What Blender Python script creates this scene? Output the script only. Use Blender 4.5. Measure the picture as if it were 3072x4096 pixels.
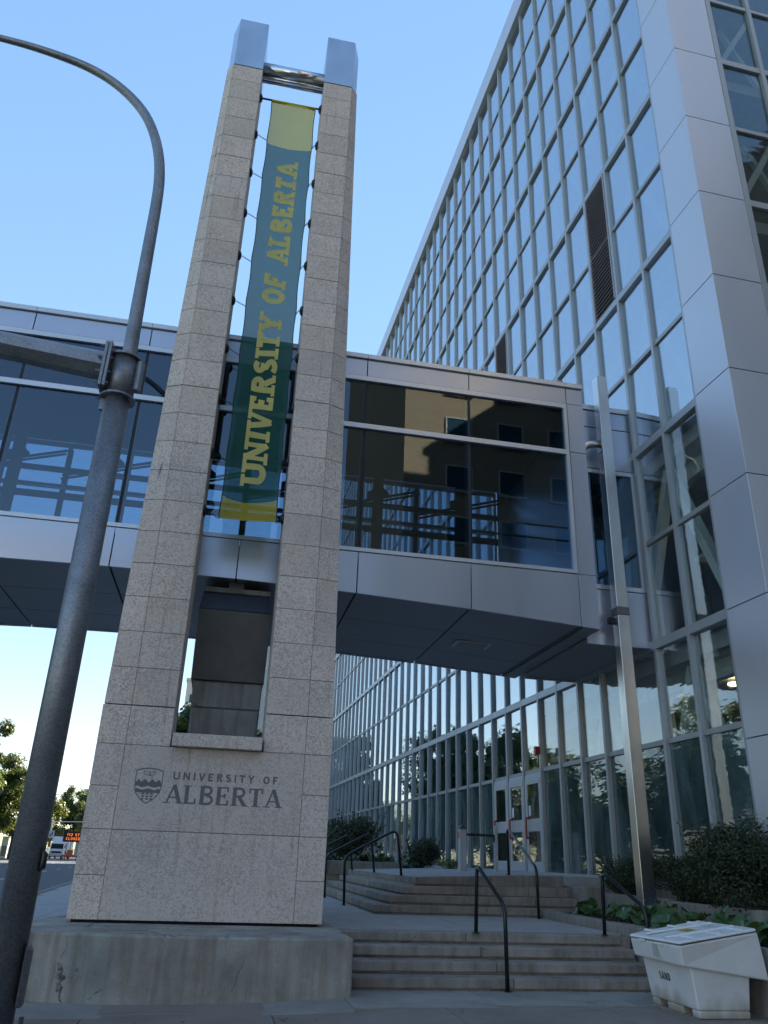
import bpy, math, random
from mathutils import Vector, Matrix, noise
R = math.radians
random.seed(7)
scene = bpy.context.scene
for o in list(bpy.data.objects):
    bpy.data.objects.remove(o)
COL = scene.collection

# ------------------------------------------------------------------ camera
PITCH, ROLL, HEAD = R(23.74), R(-2.063), R(10.471)
fw = Vector((math.sin(HEAD)*math.cos(PITCH), math.cos(HEAD)*math.cos(PITCH), math.sin(PITCH)))
r0 = Vector((math.cos(HEAD), -math.sin(HEAD), 0))
d0 = fw.cross(r0)
rt = math.cos(ROLL)*r0 + math.sin(ROLL)*d0
dn = -math.sin(ROLL)*r0 + math.cos(ROLL)*d0
cd = bpy.data.cameras.new('camera'); cam = bpy.data.objects.new('camera', cd); COL.objects.link(cam)
M = Matrix((rt, -dn, -fw)).transposed().to_4x4(); M.translation = (0, 0, 1.6)
cam.matrix_world = M
cd.sensor_fit = 'HORIZONTAL'; cd.sensor_width = 36.0; cd.lens = 3150.66/3072*36
cd.clip_start = 0.05; cd.clip_end = 4000
scene.camera = cam
# ------------------------------------------------------------------ sky, sun, exposure
SUN_EL, SUN_AZ = R(25), R(35)          # azimuth from +Y towards +X
w = bpy.data.worlds.new('World'); scene.world = w; w.use_nodes = True
nt = w.node_tree; bg = nt.nodes['Background']
sky = nt.nodes.new('ShaderNodeTexSky'); sky.sky_type = 'NISHITA'; sky.sun_disc = False
sky.sun_elevation = SUN_EL; sky.sun_rotation = SUN_AZ
sky.air_density = 1.0; sky.dust_density = 0.0; sky.ozone_density = 1.0
# the sky's range is softened evenly, as the camera's tone curve did
sc_ = nt.nodes.new('ShaderNodeVectorMath'); sc_.operation = 'SCALE'; sc_.inputs['Scale'].default_value = .12
ga = nt.nodes.new('ShaderNodeGamma'); ga.inputs[1].default_value = .38
hs_ = nt.nodes.new('ShaderNodeHueSaturation'); hs_.inputs['Hue'].default_value = .510; hs_.inputs['Saturation'].default_value = 2.05; hs_.inputs['Value'].default_value = 2.5
nt.links.new(sky.outputs[0], sc_.inputs[0]); nt.links.new(sc_.outputs[0], ga.inputs[0]); nt.links.new(ga.outputs[0], hs_.inputs['Color'])
nt.links.new(hs_.outputs[0], bg.inputs[0]); bg.inputs[1].default_value = 0.14
sd = bpy.data.lights.new('sun', 'SUN'); sun = bpy.data.objects.new('sun', sd); COL.objects.link(sun)
sd.energy = 4.2; sd.angle = R(0.5); sd.color = (1, .93, .82)
sun.rotation_euler = (R(90)-SUN_EL, 0, -SUN_AZ+math.pi)
sun.rotation_euler = Vector((math.sin(SUN_AZ)*math.cos(SUN_EL), math.cos(SUN_AZ)*math.cos(SUN_EL), math.sin(SUN_EL))).to_track_quat('Z', 'Y').to_euler()
sun.location = (30, 60, 60)
vs = scene.view_settings
vs.view_transform = 'Standard'; vs.look = 'None'; vs.gamma = 1; vs.use_curve_mapping = False
vs.exposure = 2.15
scene.cycles.max_bounces = 6; scene.cycles.transparent_max_bounces = 12; scene.cycles.glossy_bounces = 3; scene.cycles.diffuse_bounces = 3

# ------------------------------------------------------------------ materials
def newmat(name):
    m = bpy.data.materials.new(name); m.use_nodes = True
    t = m.node_tree; p = t.nodes['Principled BSDF']
    return m, t, p
def N(t, kind, **kw):
    n = t.nodes.new('ShaderNode'+kind)
    for k, v in kw.items():
        if k in n.inputs: n.inputs[k].default_value = v
        else: setattr(n, k, v)
    return n
def ramp(t, src, stops):
    n = t.nodes.new('ShaderNodeValToRGB'); e = n.color_ramp.elements
    while len(e) < len(stops): e.new(0.5)
    for el, (p, c) in zip(e, stops):
        el.position = p; el.color = (*c, 1) if len(c) == 3 else c
    t.links.new(src, n.inputs[0]); return n.outputs[0]
def mix(t, fac, a, b, mode='MIX'):
    n = t.nodes.new('ShaderNodeMix'); n.data_type = 'RGBA'; n.blend_type = mode
    for i, v in ((0, fac), (6, a), (7, b)):
        if hasattr(v, 'links') or hasattr(v, 'is_output'): t.links.new(v, n.inputs[i])
        else: n.inputs[i].default_value = v if i == 0 else (*v, 1)
    return n.outputs[2]
def pos(t, scale=(1, 1, 1), rnd=0.0):
    g = t.nodes.new('ShaderNodeNewGeometry'); mp = t.nodes.new('ShaderNodeMapping')
    t.links.new(g.outputs['Position'], mp.inputs[0]); mp.inputs['Scale'].default_value = scale
    out = mp.outputs[0]
    if rnd:
        oi = t.nodes.new('ShaderNodeObjectInfo'); ml = t.nodes.new('ShaderNodeMath'); ml.operation = 'MULTIPLY'
        ml.inputs[1].default_value = rnd; t.links.new(oi.outputs['Random'], ml.inputs[0])
        va = t.nodes.new('ShaderNodeVectorMath'); t.links.new(out, va.inputs[0]); t.links.new(ml.outputs[0], va.inputs[1])
        out = va.outputs[0]
    return out
def noise_f(t, vec, scale, detail=4, rough=.55, dist=0.0):
    n = N(t, 'TexNoise', Scale=scale, Detail=detail, Roughness=rough, Distortion=dist)
    t.links.new(vec, n.inputs['Vector']); return n.outputs['Fac']
def bump(t, p, h, strength=.3, dist=.01):
    b = t.nodes.new('ShaderNodeBump'); b.inputs['Strength'].default_value = strength; b.inputs['Distance'].default_value = dist
    t.links.new(h, b.inputs['Height']); t.links.new(b.outputs[0], p.inputs['Normal'])
def simple(name, col, rough=.6, metal=0.0, var=.12, scale=6, rnd=0.0, bmp=0.0, aniso=(1, 1, 1)):
    m, t, p = newmat(name)
    p.inputs['Roughness'].default_value = rough; p.inputs['Metallic'].default_value = metal
    f = noise_f(t, pos(t, aniso, rnd), scale, 5)
    c = ramp(t, f, [(.25, tuple(x*(1-var) for x in col)), (.75, tuple(min(1, x*(1+var)) for x in col))])
    t.links.new(c, p.inputs['Base Color'])
    if bmp: bump(t, p, f, bmp)
    return m

def stone_mat():
    m, t, p = newmat('tyndall_stone'); v = pos(t, (1, 1, 1), 37.0)
    p.inputs['Roughness'].default_value = .8
    a = noise_f(t, v, 13.5, 2.0, .5, 3.0); b = noise_f(t, v, 30, 2, .6, 1.6); c = noise_f(t, v, 1.3, 2)
    mm = N(t, 'Math', operation='ADD'); t.links.new(a, mm.inputs[0])
    m2 = N(t, 'Math', operation='MULTIPLY'); t.links.new(b, m2.inputs[0]); m2.inputs[1].default_value = .55
    t.links.new(m2.outputs[0], mm.inputs[1])
    m3 = N(t, 'Math', operation='MULTIPLY_ADD'); t.links.new(c, m3.inputs[0]); m3.inputs[1].default_value = .22
    t.links.new(mm.outputs[0], m3.inputs[2])
    f = ramp(t, m3.outputs[0], [(.835, (0, 0, 0)), (.872, (1, 1, 1))])
    oi = t.nodes.new('ShaderNodeObjectInfo')
    lt = ramp(t, oi.outputs['Random'], [(0, (.64, .54, .47)), (.3, (.74, .62, .545)), (.65, (.69, .595, .535)), (1, (.58, .505, .45))])
    dk = ramp(t, noise_f(t, v, 5, 2), [(.3, (.43, .365, .325)), (.7, (.51, .435, .39))])
    col = mix(t, f, dk, lt)
    # rain streaks under the sill and at the joints (wear with a shape of its own)
    s = noise_f(t, pos(t, (5, 5, .25)), 2.2, 4)
    st = ramp(t, s, [(.60, (1, 1, 1)), (.76, (.80, .745, .69))])
    col = mix(t, 1.0, col, st, 'MULTIPLY')
    t.links.new(col, p.inputs['Base Color'])
    bump(t, p, f, .12, .003)
    return m
def concrete_mat(name, base, dark=.7, streak=True, ck=(.56, .006)):
    m, t, p = newmat(name); p.inputs['Roughness'].default_value = .85
    v = pos(t, (1, 1, 1), 11.0)
    a = noise_f(t, v, 1.6, 6, .6); b = noise_f(t, v, 60, 3, .7)
    c = ramp(t, a, [(.3, tuple(x*dark for x in base)), (.62, base), (.8, tuple(min(1, x*1.12) for x in base))])
    c = mix(t, .35, c, ramp(t, b, [(.3, (.35, .34, .33)), (.7, (.75, .74, .72))]), 'OVERLAY')
    if streak:
        s = noise_f(t, pos(t, (6, 6, .5), 3.0), 1.4, 5)
        c = mix(t, 1.0, c, ramp(t, s, [(.45, (1, 1, 1)), (.72, (.72, .66, .58))]), 'MULTIPLY')
    vo = N(t, 'TexVoronoi', Scale=.75, feature='DISTANCE_TO_EDGE')
    wv = N(t, 'VectorMath', operation='ADD'); nz = N(t, 'TexNoise', Scale=3.0, Detail=5.0); t.links.new(v, nz.inputs['Vector'])
    sc = N(t, 'VectorMath', operation='SCALE'); t.links.new(nz.outputs['Color'], sc.inputs[0]); sc.inputs['Scale'].default_value = .5
    t.links.new(v, wv.inputs[0]); t.links.new(sc.outputs[0], wv.inputs[1]); t.links.new(wv.outputs[0], vo.inputs['Vector'])
    cr = ramp(t, vo.outputs[0], [(.0, (1, 1, 1)), (ck[1], (0, 0, 0))])
    msk = ramp(t, noise_f(t, v, 1.1, 2), [(ck[0], (0, 0, 0)), (ck[0]+.04, (1, 1, 1))])
    k = N(t, 'Math', operation='MULTIPLY'); t.links.new(cr, k.inputs[0]); t.links.new(msk, k.inputs[1])
    c = mix(t, k.outputs[0], c, (.05, .045, .04))
    t.links.new(c, p.inputs['Base Color']); bump(t, p, b, .25, .004)
    return m
def glass_mat(name, tint, base_r, power=1.0, wav=.25, refl=(.93, .96, .98), wscale=(1.2, 1.2, 5)):
    m = bpy.data.materials.new(name); m.use_nodes = True; t = m.node_tree; t.nodes.clear()
    out = N(t, 'OutputMaterial'); tr = N(t, 'BsdfTransparent'); tr.inputs[0].default_value = (*tint, 1)
    gl = N(t, 'BsdfGlossy'); gl.inputs['Color'].default_value = (*refl, 1); gl.inputs['Roughness'].default_value = .004
    # Schlick reflectance, the same for both faces of the thin pane
    ge = N(t, 'NewGeometry'); dt = N(t, 'VectorMath', operation='DOT_PRODUCT'); t.links.new(ge.outputs['Normal'], dt.inputs[0]); t.links.new(ge.outputs['Incoming'], dt.inputs[1])
    ab = N(t, 'Math', operation='ABSOLUTE'); t.links.new(dt.outputs['Value'], ab.inputs[0])
    om = N(t, 'Math', operation='SUBTRACT'); om.inputs[0].default_value = 1.0; t.links.new(ab.outputs[0], om.inputs[1])
    pw_ = N(t, 'Math', operation='POWER'); t.links.new(om.outputs[0], pw_.inputs[0]); pw_.inputs[1].default_value = 5.0
    fr = N(t, 'Math', operation='MULTIPLY_ADD'); t.links.new(pw_.outputs[0], fr.inputs[0]); fr.inputs[1].default_value = .96; fr.inputs[2].default_value = .04
    ma = N(t, 'Math', operation='MULTIPLY_ADD'); t.links.new(fr.outputs[0], ma.inputs[0]); ma.inputs[1].default_value = (1-base_r)*power; ma.inputs[2].default_value = base_r
    ma.use_clamp = True
    f = noise_f(t, pos(t, wscale, 5.0), 1.0, 2)
    b = N(t, 'Bump'); b.inputs['Strength'].default_value = wav; b.inputs['Distance'].default_value = .02
    t.links.new(f, b.inputs['Height']); t.links.new(b.outputs[0], gl.inputs['Normal'])
    mx = N(t, 'MixShader'); t.links.new(ma.outputs[0], mx.inputs[0]); t.links.new(tr.outputs[0], mx.inputs[1]); t.links.new(gl.outputs[0], mx.inputs[2])
    t.links.new(mx.outputs[0], out.inputs[0])
    return m
def metal_panel(name, col, rough=.38, metal=.55, var=.04):
    m, t, p = newmat(name); p.inputs['Metallic'].default_value = metal
    f = noise_f(t, pos(t, (1, 1, .35), 5.0), .9, 4)
    t.links.new(ramp(t, f, [(.3, tuple(x*(1-var) for x in col)), (.7, tuple(x*(1+var) for x in col))]), p.inputs['Base Color'])
    t.links.new(ramp(t, f, [(.3, (rough-.04,)*3), (.7, (rough+.05,)*3)]), p.inputs['Roughness'])
    bump(t, p, noise_f(t, pos(t, (1, 1, 1), 7.0), 1.3, 2), .12, .03)
    return m
def galv_mat():
    m, t, p = newmat('galvanised_steel'); p.inputs['Metallic'].default_value = .75; p.inputs['Roughness'].default_value = .48
    v = pos(t)
    vo = N(t, 'TexVoronoi', Scale=55.0); t.links.new(v, vo.inputs['Vector'])
    a = noise_f(t, v, 3, 5)
    c = mix(t, .45, ramp(t, vo.outputs['Color'], [(.2, (.16, .17, .185)), (.8, (.30, .31, .33))]), ramp(t, a, [(.3, (.16, .165, .18)), (.7, (.32, .33, .35))]))
    # scuffs and scraps of old stickers
    s = noise_f(t, pos(t, (1, 1, .6)), 38, 3, .6)
    c = mix(t, ramp(t, s, [(.755, (0, 0, 0)), (.765, (1, 1, 1))]), c, (.75, .74, .72))
    t.links.new(c, p.inputs['Base Color']); bump(t, p, vo.outputs['Distance'], .08, .002)
    return m
def brushed(name, col=(.76, .73, .69), rough=.28):
    m, t, p = newmat(name); p.inputs['Metallic'].default_value = 1.0
    f = noise_f(t, pos(t, (60, 60, .5)), 1.5, 3)
    g = noise_f(t, pos(t, (1, 1, .6)), 1.1, 4)
    c = mix(t, .8, ramp(t, f, [(.3, tuple(x*.95 for x in col)), (.7, col)]), ramp(t, g, [(.35, tuple(x*.72 for x in col)), (.65, col)]))
    t.links.new(c, p.inputs['Base Color'])
    t.links.new(ramp(t, f, [(.3, (rough,)*3), (.7, (rough+.05,)*3)]), p.inputs['Roughness'])
    return m
def leaf_mat(name, a, b, trans=.25, rough=.5):
    m, t, p = newmat(name); p.inputs['Roughness'].default_value = rough
    f = noise_f(t, pos(t, (1, 1, 1), 9.0), 7, 3)
    c = ramp(t, f, [(.3, a), (.7, b)]); t.links.new(c, p.inputs['Base Color'])
    tl = N(t, 'BsdfTranslucent'); t.links.new(mix(t, .5, c, (.5, .55, .05)), tl.inputs[0])
    mx = N(t, 'MixShader'); mx.inputs[0].default_value = trans
    t.links.new(p.outputs[0], mx.inputs[1]); t.links.new(tl.outputs[0], mx.inputs[2])
    t.links.new(mx.outputs[0], t.nodes['Material Output'].inputs[0])
    return m
def brick_mat():
    m, t, p = newmat('yellow_brick'); p.inputs['Roughness'].default_value = .9
    g = t.nodes.new('ShaderNodeNewGeometry'); sx = t.nodes.new('ShaderNodeSeparateXYZ'); t.links.new(g.outputs['Position'], sx.inputs[0])
    ad = N(t, 'Math', operation='ADD'); t.links.new(sx.outputs[0], ad.inputs[0]); t.links.new(sx.outputs[1], ad.inputs[1])
    cb = t.nodes.new('ShaderNodeCombineXYZ'); t.links.new(ad.outputs[0], cb.inputs[0]); t.links.new(sx.outputs[2], cb.inputs[1])
    br = N(t, 'TexBrick', Scale=1.0); t.links.new(cb.outputs[0], br.inputs['Vector'])
    br.inputs['Color1'].default_value = (.38, .28, .15, 1); br.inputs['Color2'].default_value = (.30, .21, .11, 1); br.inputs['Mortar'].default_value = (.3, .25, .19, 1)
    br.inputs['Brick Width'].default_value = .3; br.inputs['Row Height'].default_value = .1; br.inputs['Mortar Size'].default_value = .012
    t.links.new(br.outputs[0], p.inputs['Base Color']); return m
def emit(name, col, s):
    m = bpy.data.materials.new(name); m.use_nodes = True; t = m.node_tree; t.nodes.clear()
    e = N(t, 'Emission'); e.inputs[0].default_value = (*col, 1); e.inputs[1].default_value = s
    o = N(t, 'OutputMaterial'); t.links.new(e.outputs[0], o.inputs[0]); return m
def banner_mat():
    m, t, p = newmat('banner_cloth'); p.inputs['Roughness'].default_value = .7
    g = t.nodes.new('ShaderNodeNewGeometry'); sx = t.nodes.new('ShaderNodeSeparateXYZ'); t.links.new(g.outputs['Position'], sx.inputs[0])
    def mth(op, a, b):
        n = N(t, 'Math', operation=op)
        for i, v in ((0, a), (1, b)):
            if isinstance(v, (int, float)): n.inputs[i].default_value = v
            else: t.links.new(v, n.inputs[i])
        return n.outputs[0]
    q = mth('MULTIPLY', mth('POWER', mth('ABSOLUTE', mth('ADD', sx.outputs[0], .045), 0), 2), .40)
    up = mth('GREATER_THAN', mth('SUBTRACT', sx.outputs[2], q), 16.075)
    dn_ = mth('LESS_THAN', mth('SUBTRACT', sx.outputs[2], q), 7.36)
    y = mth('MAXIMUM', up, dn_)
    c = mix(t, y, (.015, .13, .105), (.66, .55, .06))
    t.links.new(c, p.inputs['Base Color'])
    return m, t, p, c
def cloth_wrap(m, t, p, c, see=.22):
    tl = N(t, 'BsdfTranslucent'); tp = N(t, 'BsdfTransparent')
    if isinstance(c, tuple): tl.inputs[0].default_value = (*c, 1); p.inputs['Base Color'].default_value = (*c, 1)
    else: t.links.new(c, tl.inputs[0])
    a = N(t, 'MixShader'); a.inputs[0].default_value = .5; t.links.new(p.outputs[0], a.inputs[1]); t.links.new(tl.outputs[0], a.inputs[2])
    b = N(t, 'MixShader'); b.inputs[0].default_value = see; t.links.new(a.outputs[0], b.inputs[1]); t.links.new(tp.outputs[0], b.inputs[2])
    t.links.new(b.outputs[0], t.nodes['Material Output'].inputs[0]); return m

m_stone = stone_mat()
m_mortar = simple('mortar', (.20, .17, .15), .9)
m_conc = concrete_mat('cast_concrete', (.30, .275, .245))
m_step = concrete_mat('step_concrete', (.31, .28, .25), .6)
m_plinth = concrete_mat('plinth_concrete', (.35, .335, .305), .55, True, (.50, .011))
m_pave = concrete_mat('paving_concrete', (.35, .34, .33), .82, False)
m_walk = concrete_mat('sidewalk_concrete', (.245, .205, .175), .75, False)
m_asph = simple('asphalt', (.095, .095, .10), .85, 0, .2, 25, bmp=.2)
m_paint = simple('road_paint', (.72, .72, .70), .7, 0, .12, 8)
m_earth = simple('ground_earth', (.11, .12, .06), .95, 0, .3, .4)
m_soil = simple('planter_soil', (.05, .042, .033), .95, 0, .35, 18, bmp=.6)
m_fglass = glass_mat('facade_glass', (.68, .78, .80), .45, 1.0, .08)
m_dimglass = glass_mat('dim_facade_glass', (.90, .95, .94), .13, 1.0, .10)  # same glazing as the facade, reflection toned down for the near lower panes
def film_mat():
    m = glass_mat('ground_glass', (.55, .68, .68), .16, 1.0, .25)
    t = m.node_tree; out = [n for n in t.nodes if n.type == 'OUTPUT_MATERIAL'][0]; src = out.inputs[0].links[0].from_socket
    df = N(t, 'BsdfDiffuse'); f = noise_f(t, pos(t, (1, 1, .35), 9.0), 2.2, 5)
    t.links.new(ramp(t, f, [(.3, (.09, .14, .145)), (.7, (.22, .30, .30))]), df.inputs[0])
    mx = N(t, 'MixShader'); t.links.new(ramp(t, f, [(.35, (.16, .16, .16)), (.75, (.48, .48, .48))]), mx.inputs[0])
    t.links.new(src, mx.inputs[1]); t.links.new(df.outputs[0], mx.inputs[2]); t.links.new(mx.outputs[0], out.inputs[0])
    return m
m_gglass = film_mat()
m_dglass = glass_mat('door_glass', (.76, .82, .82), .04, 1.0, .3)
m_bglass = glass_mat('bridge_glass', (.62, .71, .78), .035, 1.0, .012, (.8, .9, 1.0), (.5, .5, .5))
m_alu = metal_panel('anodised_aluminium', (.40, .42, .43), .42, .35)
m_alu_d = metal_panel('aluminium_transom', (.36, .37, .37), .45, .35)
m_panel = metal_panel('aluminium_panel', (.60, .60, .635), .36, .5, .02)
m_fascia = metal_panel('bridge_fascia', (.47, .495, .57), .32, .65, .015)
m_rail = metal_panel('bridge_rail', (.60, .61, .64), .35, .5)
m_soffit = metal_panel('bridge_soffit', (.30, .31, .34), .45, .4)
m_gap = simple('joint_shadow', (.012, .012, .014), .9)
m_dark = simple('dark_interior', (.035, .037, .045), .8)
m_int = simple('interior_wall', (.55, .54, .50), .8)
m_slab = simple('interior_slab', (.55, .54, .52), .8)
m_white = simple('white_steel', (.78, .79, .78), .5)
m_steel = brushed('stainless_steel')
m_cap = brushed('stainless_cap', (.55, .58, .62), .22)
m_tube = metal_panel('polished_tube', (.62, .62, .64), .2, 1.0)
m_galv = galv_mat()
m_black = simple('black_paint', (.012, .012, .014), .32, 0, .3, 30)
m_bin = None
m_doorf = metal_panel('door_frame', (.52, .53, .55), .4, .25)
m_red = simple('red_handle', (.40, .075, .045), .45)
m_engr = simple('engraved_grey', (.14, .142, .15), .7)
m_jacket = simple('weathered_steel', (.11, .10, .092), .5, .35, .2, 3)
m_jacket2 = simple('blue_steel', (.06, .07, .10), .45, .4, .2, 3)
m_pier = concrete_mat('pier_concrete', (.33, .33, .32), .7)
m_louv = simple('louvre_bronze', (.34, .31, .32), .5, .2)
m_leafd = leaf_mat('shrub_leaf', (.010, .022, .010), (.028, .05, .018), .12)
m_leafb = leaf_mat('broad_leaf', (.028, .07, .022), (.065, .13, .045), .12, .38)
m_tree = leaf_mat('tree_leaf', (.022, .045, .013), (.065, .10, .025), .2)
m_tree2 = leaf_mat('tree_leaf_yellow', (.07, .09, .02), (.15, .15, .035), .3)
m_bark = simple('bark', (.07, .055, .042), .9, 0, .3, 12)
m_litter = simple('dry_leaves', (.11, .055, .03), .9, 0, .5, 40)
m_brick = brick_mat()
m_pale = simple('pale_render', (.55, .50, .44), .85)

# ------------------------------------------------------------------ mesh helpers
class MB:
    def __init__(s): s.v = []; s.f = []
    def add(s, vs_, fs): b = len(s.v); s.v += [tuple(v) for v in vs_]; s.f += [tuple(b+i for i in f) for f in fs]; return s
    def box(s, x0, x1, y0, y1, z0, z1):
        return s.add([(x0, y0, z0), (x1, y0, z0), (x1, y1, z0), (x0, y1, z0), (x0, y0, z1), (x1, y0, z1), (x1, y1, z1), (x0, y1, z1)],
                     [(3, 2, 1, 0), (4, 5, 6, 7), (0, 1, 5, 4), (1, 2, 6, 5), (2, 3, 7, 6), (3, 0, 4, 7)])
    def hexa(s, lo, hi):
        n = len(lo)
        return s.add(list(lo)+list(hi), [tuple(range(n-1, -1, -1)), tuple(range(n, 2*n))]+[(i, (i+1) % n, n+(i+1) % n, n+i) for i in range(n)])
    def prism(s, poly, z0, z1): return s.hexa([(x, y, z0) for x, y in poly], [(x, y, z1) for x, y in poly])
    def prism_y(s, poly, y0, y1): return s.hexa([(x, y0, z) for x, z in poly], [(x, y1, z) for x, z in poly])
    def prism_x(s, poly, x0, x1): return s.hexa([(x0, y, z) for y, z in poly], [(x1, y, z) for y, z in poly])
    def tube(s, path, r, n=10, cap=True):
        path = [Vector(p) for p in path]; rr = r if isinstance(r, (list, tuple)) else [r]*len(path)
        up = None; b = len(s.v)
        for i, p in enumerate(path):
            d = (path[min(i+1, len(path)-1)]-path[max(i-1, 0)]).normalized()
            if up is None:
                up = Vector((0, 0, 1)) if abs(d.z) < .9 else Vector((0, 1, 0))
            u = (up-d*up.dot(d)).normalized(); up = u; v = d.cross(u)
            for k in range(n):
                a = 2*math.pi*(k+.5)/n; s.v.append(tuple(p+rr[i]*(math.cos(a)*u+math.sin(a)*v)))
        for i in range(len(path)-1):
            for k in range(n):
                s.f.append((b+i*n+k, b+i*n+(k+1) % n, b+(i+1)*n+(k+1) % n, b+(i+1)*n+k))
        if cap:
            s.f.append(tuple(b+k for k in range(n-1, -1, -1))); e = b+(len(path)-1)*n; s.f.append(tuple(e+k for k in range(n)))
        return s
    def bar(s, a, b, w, h):
        a, b = Vector(a), Vector(b); d = (b-a).normalized(); up = Vector((0, 0, 1)) if abs(d.z) < .95 else Vector((0, 1, 0))
        u = d.cross(up).normalized()*w/2; v = u.cross(d).normalized()*h/2
        return s.hexa([a-u-v, a+u-v, a+u+v, a-u+v], [b-u-v, b+u-v, b+u+v, b-u+v])
    def mesh(s, name, mat, smooth=False, c=(0, 0, 0)):
        me = bpy.data.meshes.new(name); me.from_pydata([(x-c[0], y-c[1], z-c[2]) for x, y, z in s.v], [], s.f); me.update()
        me.materials.append(mat)
        if smooth: me.polygons.foreach_set('use_smooth', [True]*len(me.polygons))
        return me
    def build(s, name, mat, parent=None, smooth=False, bevel=0.0, seg=1):
        xs, ys, zs = zip(*s.v); c = Vector(((min(xs)+max(xs))/2, (min(ys)+max(ys))/2, min(zs)))
        o = bpy.data.objects.new(name, s.mesh(name, mat, smooth, c)); COL.objects.link(o)
        o.location = c
        if parent is not None: attach(o, parent)
        if bevel:
            b = o.modifiers.new('bevel', 'BEVEL'); b.width = bevel; b.segments = seg; b.limit_method = 'ANGLE'; b.angle_limit = R(40)
        return o
OFF = {}
def attach(o, parent):
    # coordinates are given in the frame of the top-level parent's own axes with the world's origin
    o.parent = parent
    o.location = Vector(o.location)-OFF.get(parent.name, Vector((0, 0, 0)))
    OFF[o.name] = OFF.get(parent.name, Vector((0, 0, 0)))+Vector(o.location)
def tag(o, label, cat, group=None):
    o['label'] = label; o['category'] = cat
    if group: o['group'] = group
    OFF[o.name] = OFF.get(o.name, Vector(o.location)); return o
def thing(name, label, cat, loc=(0, 0, 0), group=None):
    o = bpy.data.objects.new(name, None); COL.objects.link(o); o.location = loc; o.empty_display_size = .2
    OFF[o.name] = Vector(loc); return tag(o, label, cat, group)
def struct(o): o['kind'] = 'structure'; OFF[o.name] = Vector(o.location); return o
def stuff(o): o['kind'] = 'stuff'; return o
def copy_tree(o, parent=None):
    c = o.copy(); COL.objects.link(c); c.parent = parent
    for ch in list(o.children): copy_tree(ch, c)
    return c
def bent(pts, rad=.12, n=5):
    """round the inner corners of a polyline"""
    pts = [Vector(p) for p in pts]; out = [pts[0]]
    for a, b, c in zip(pts[:-2], pts[1:-1], pts[2:]):
        u = (a-b); v = (c-b); r_ = min(rad, u.length*.48, v.length*.48)
        p, q = b+u.normalized()*r_, b+v.normalized()*r_
        for i in range(n+1):
            t_ = i/n; out.append((1-t_)**2*p+2*t_*(1-t_)*b+t_*t_*q)
    return out+[pts[-1]]

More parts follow.
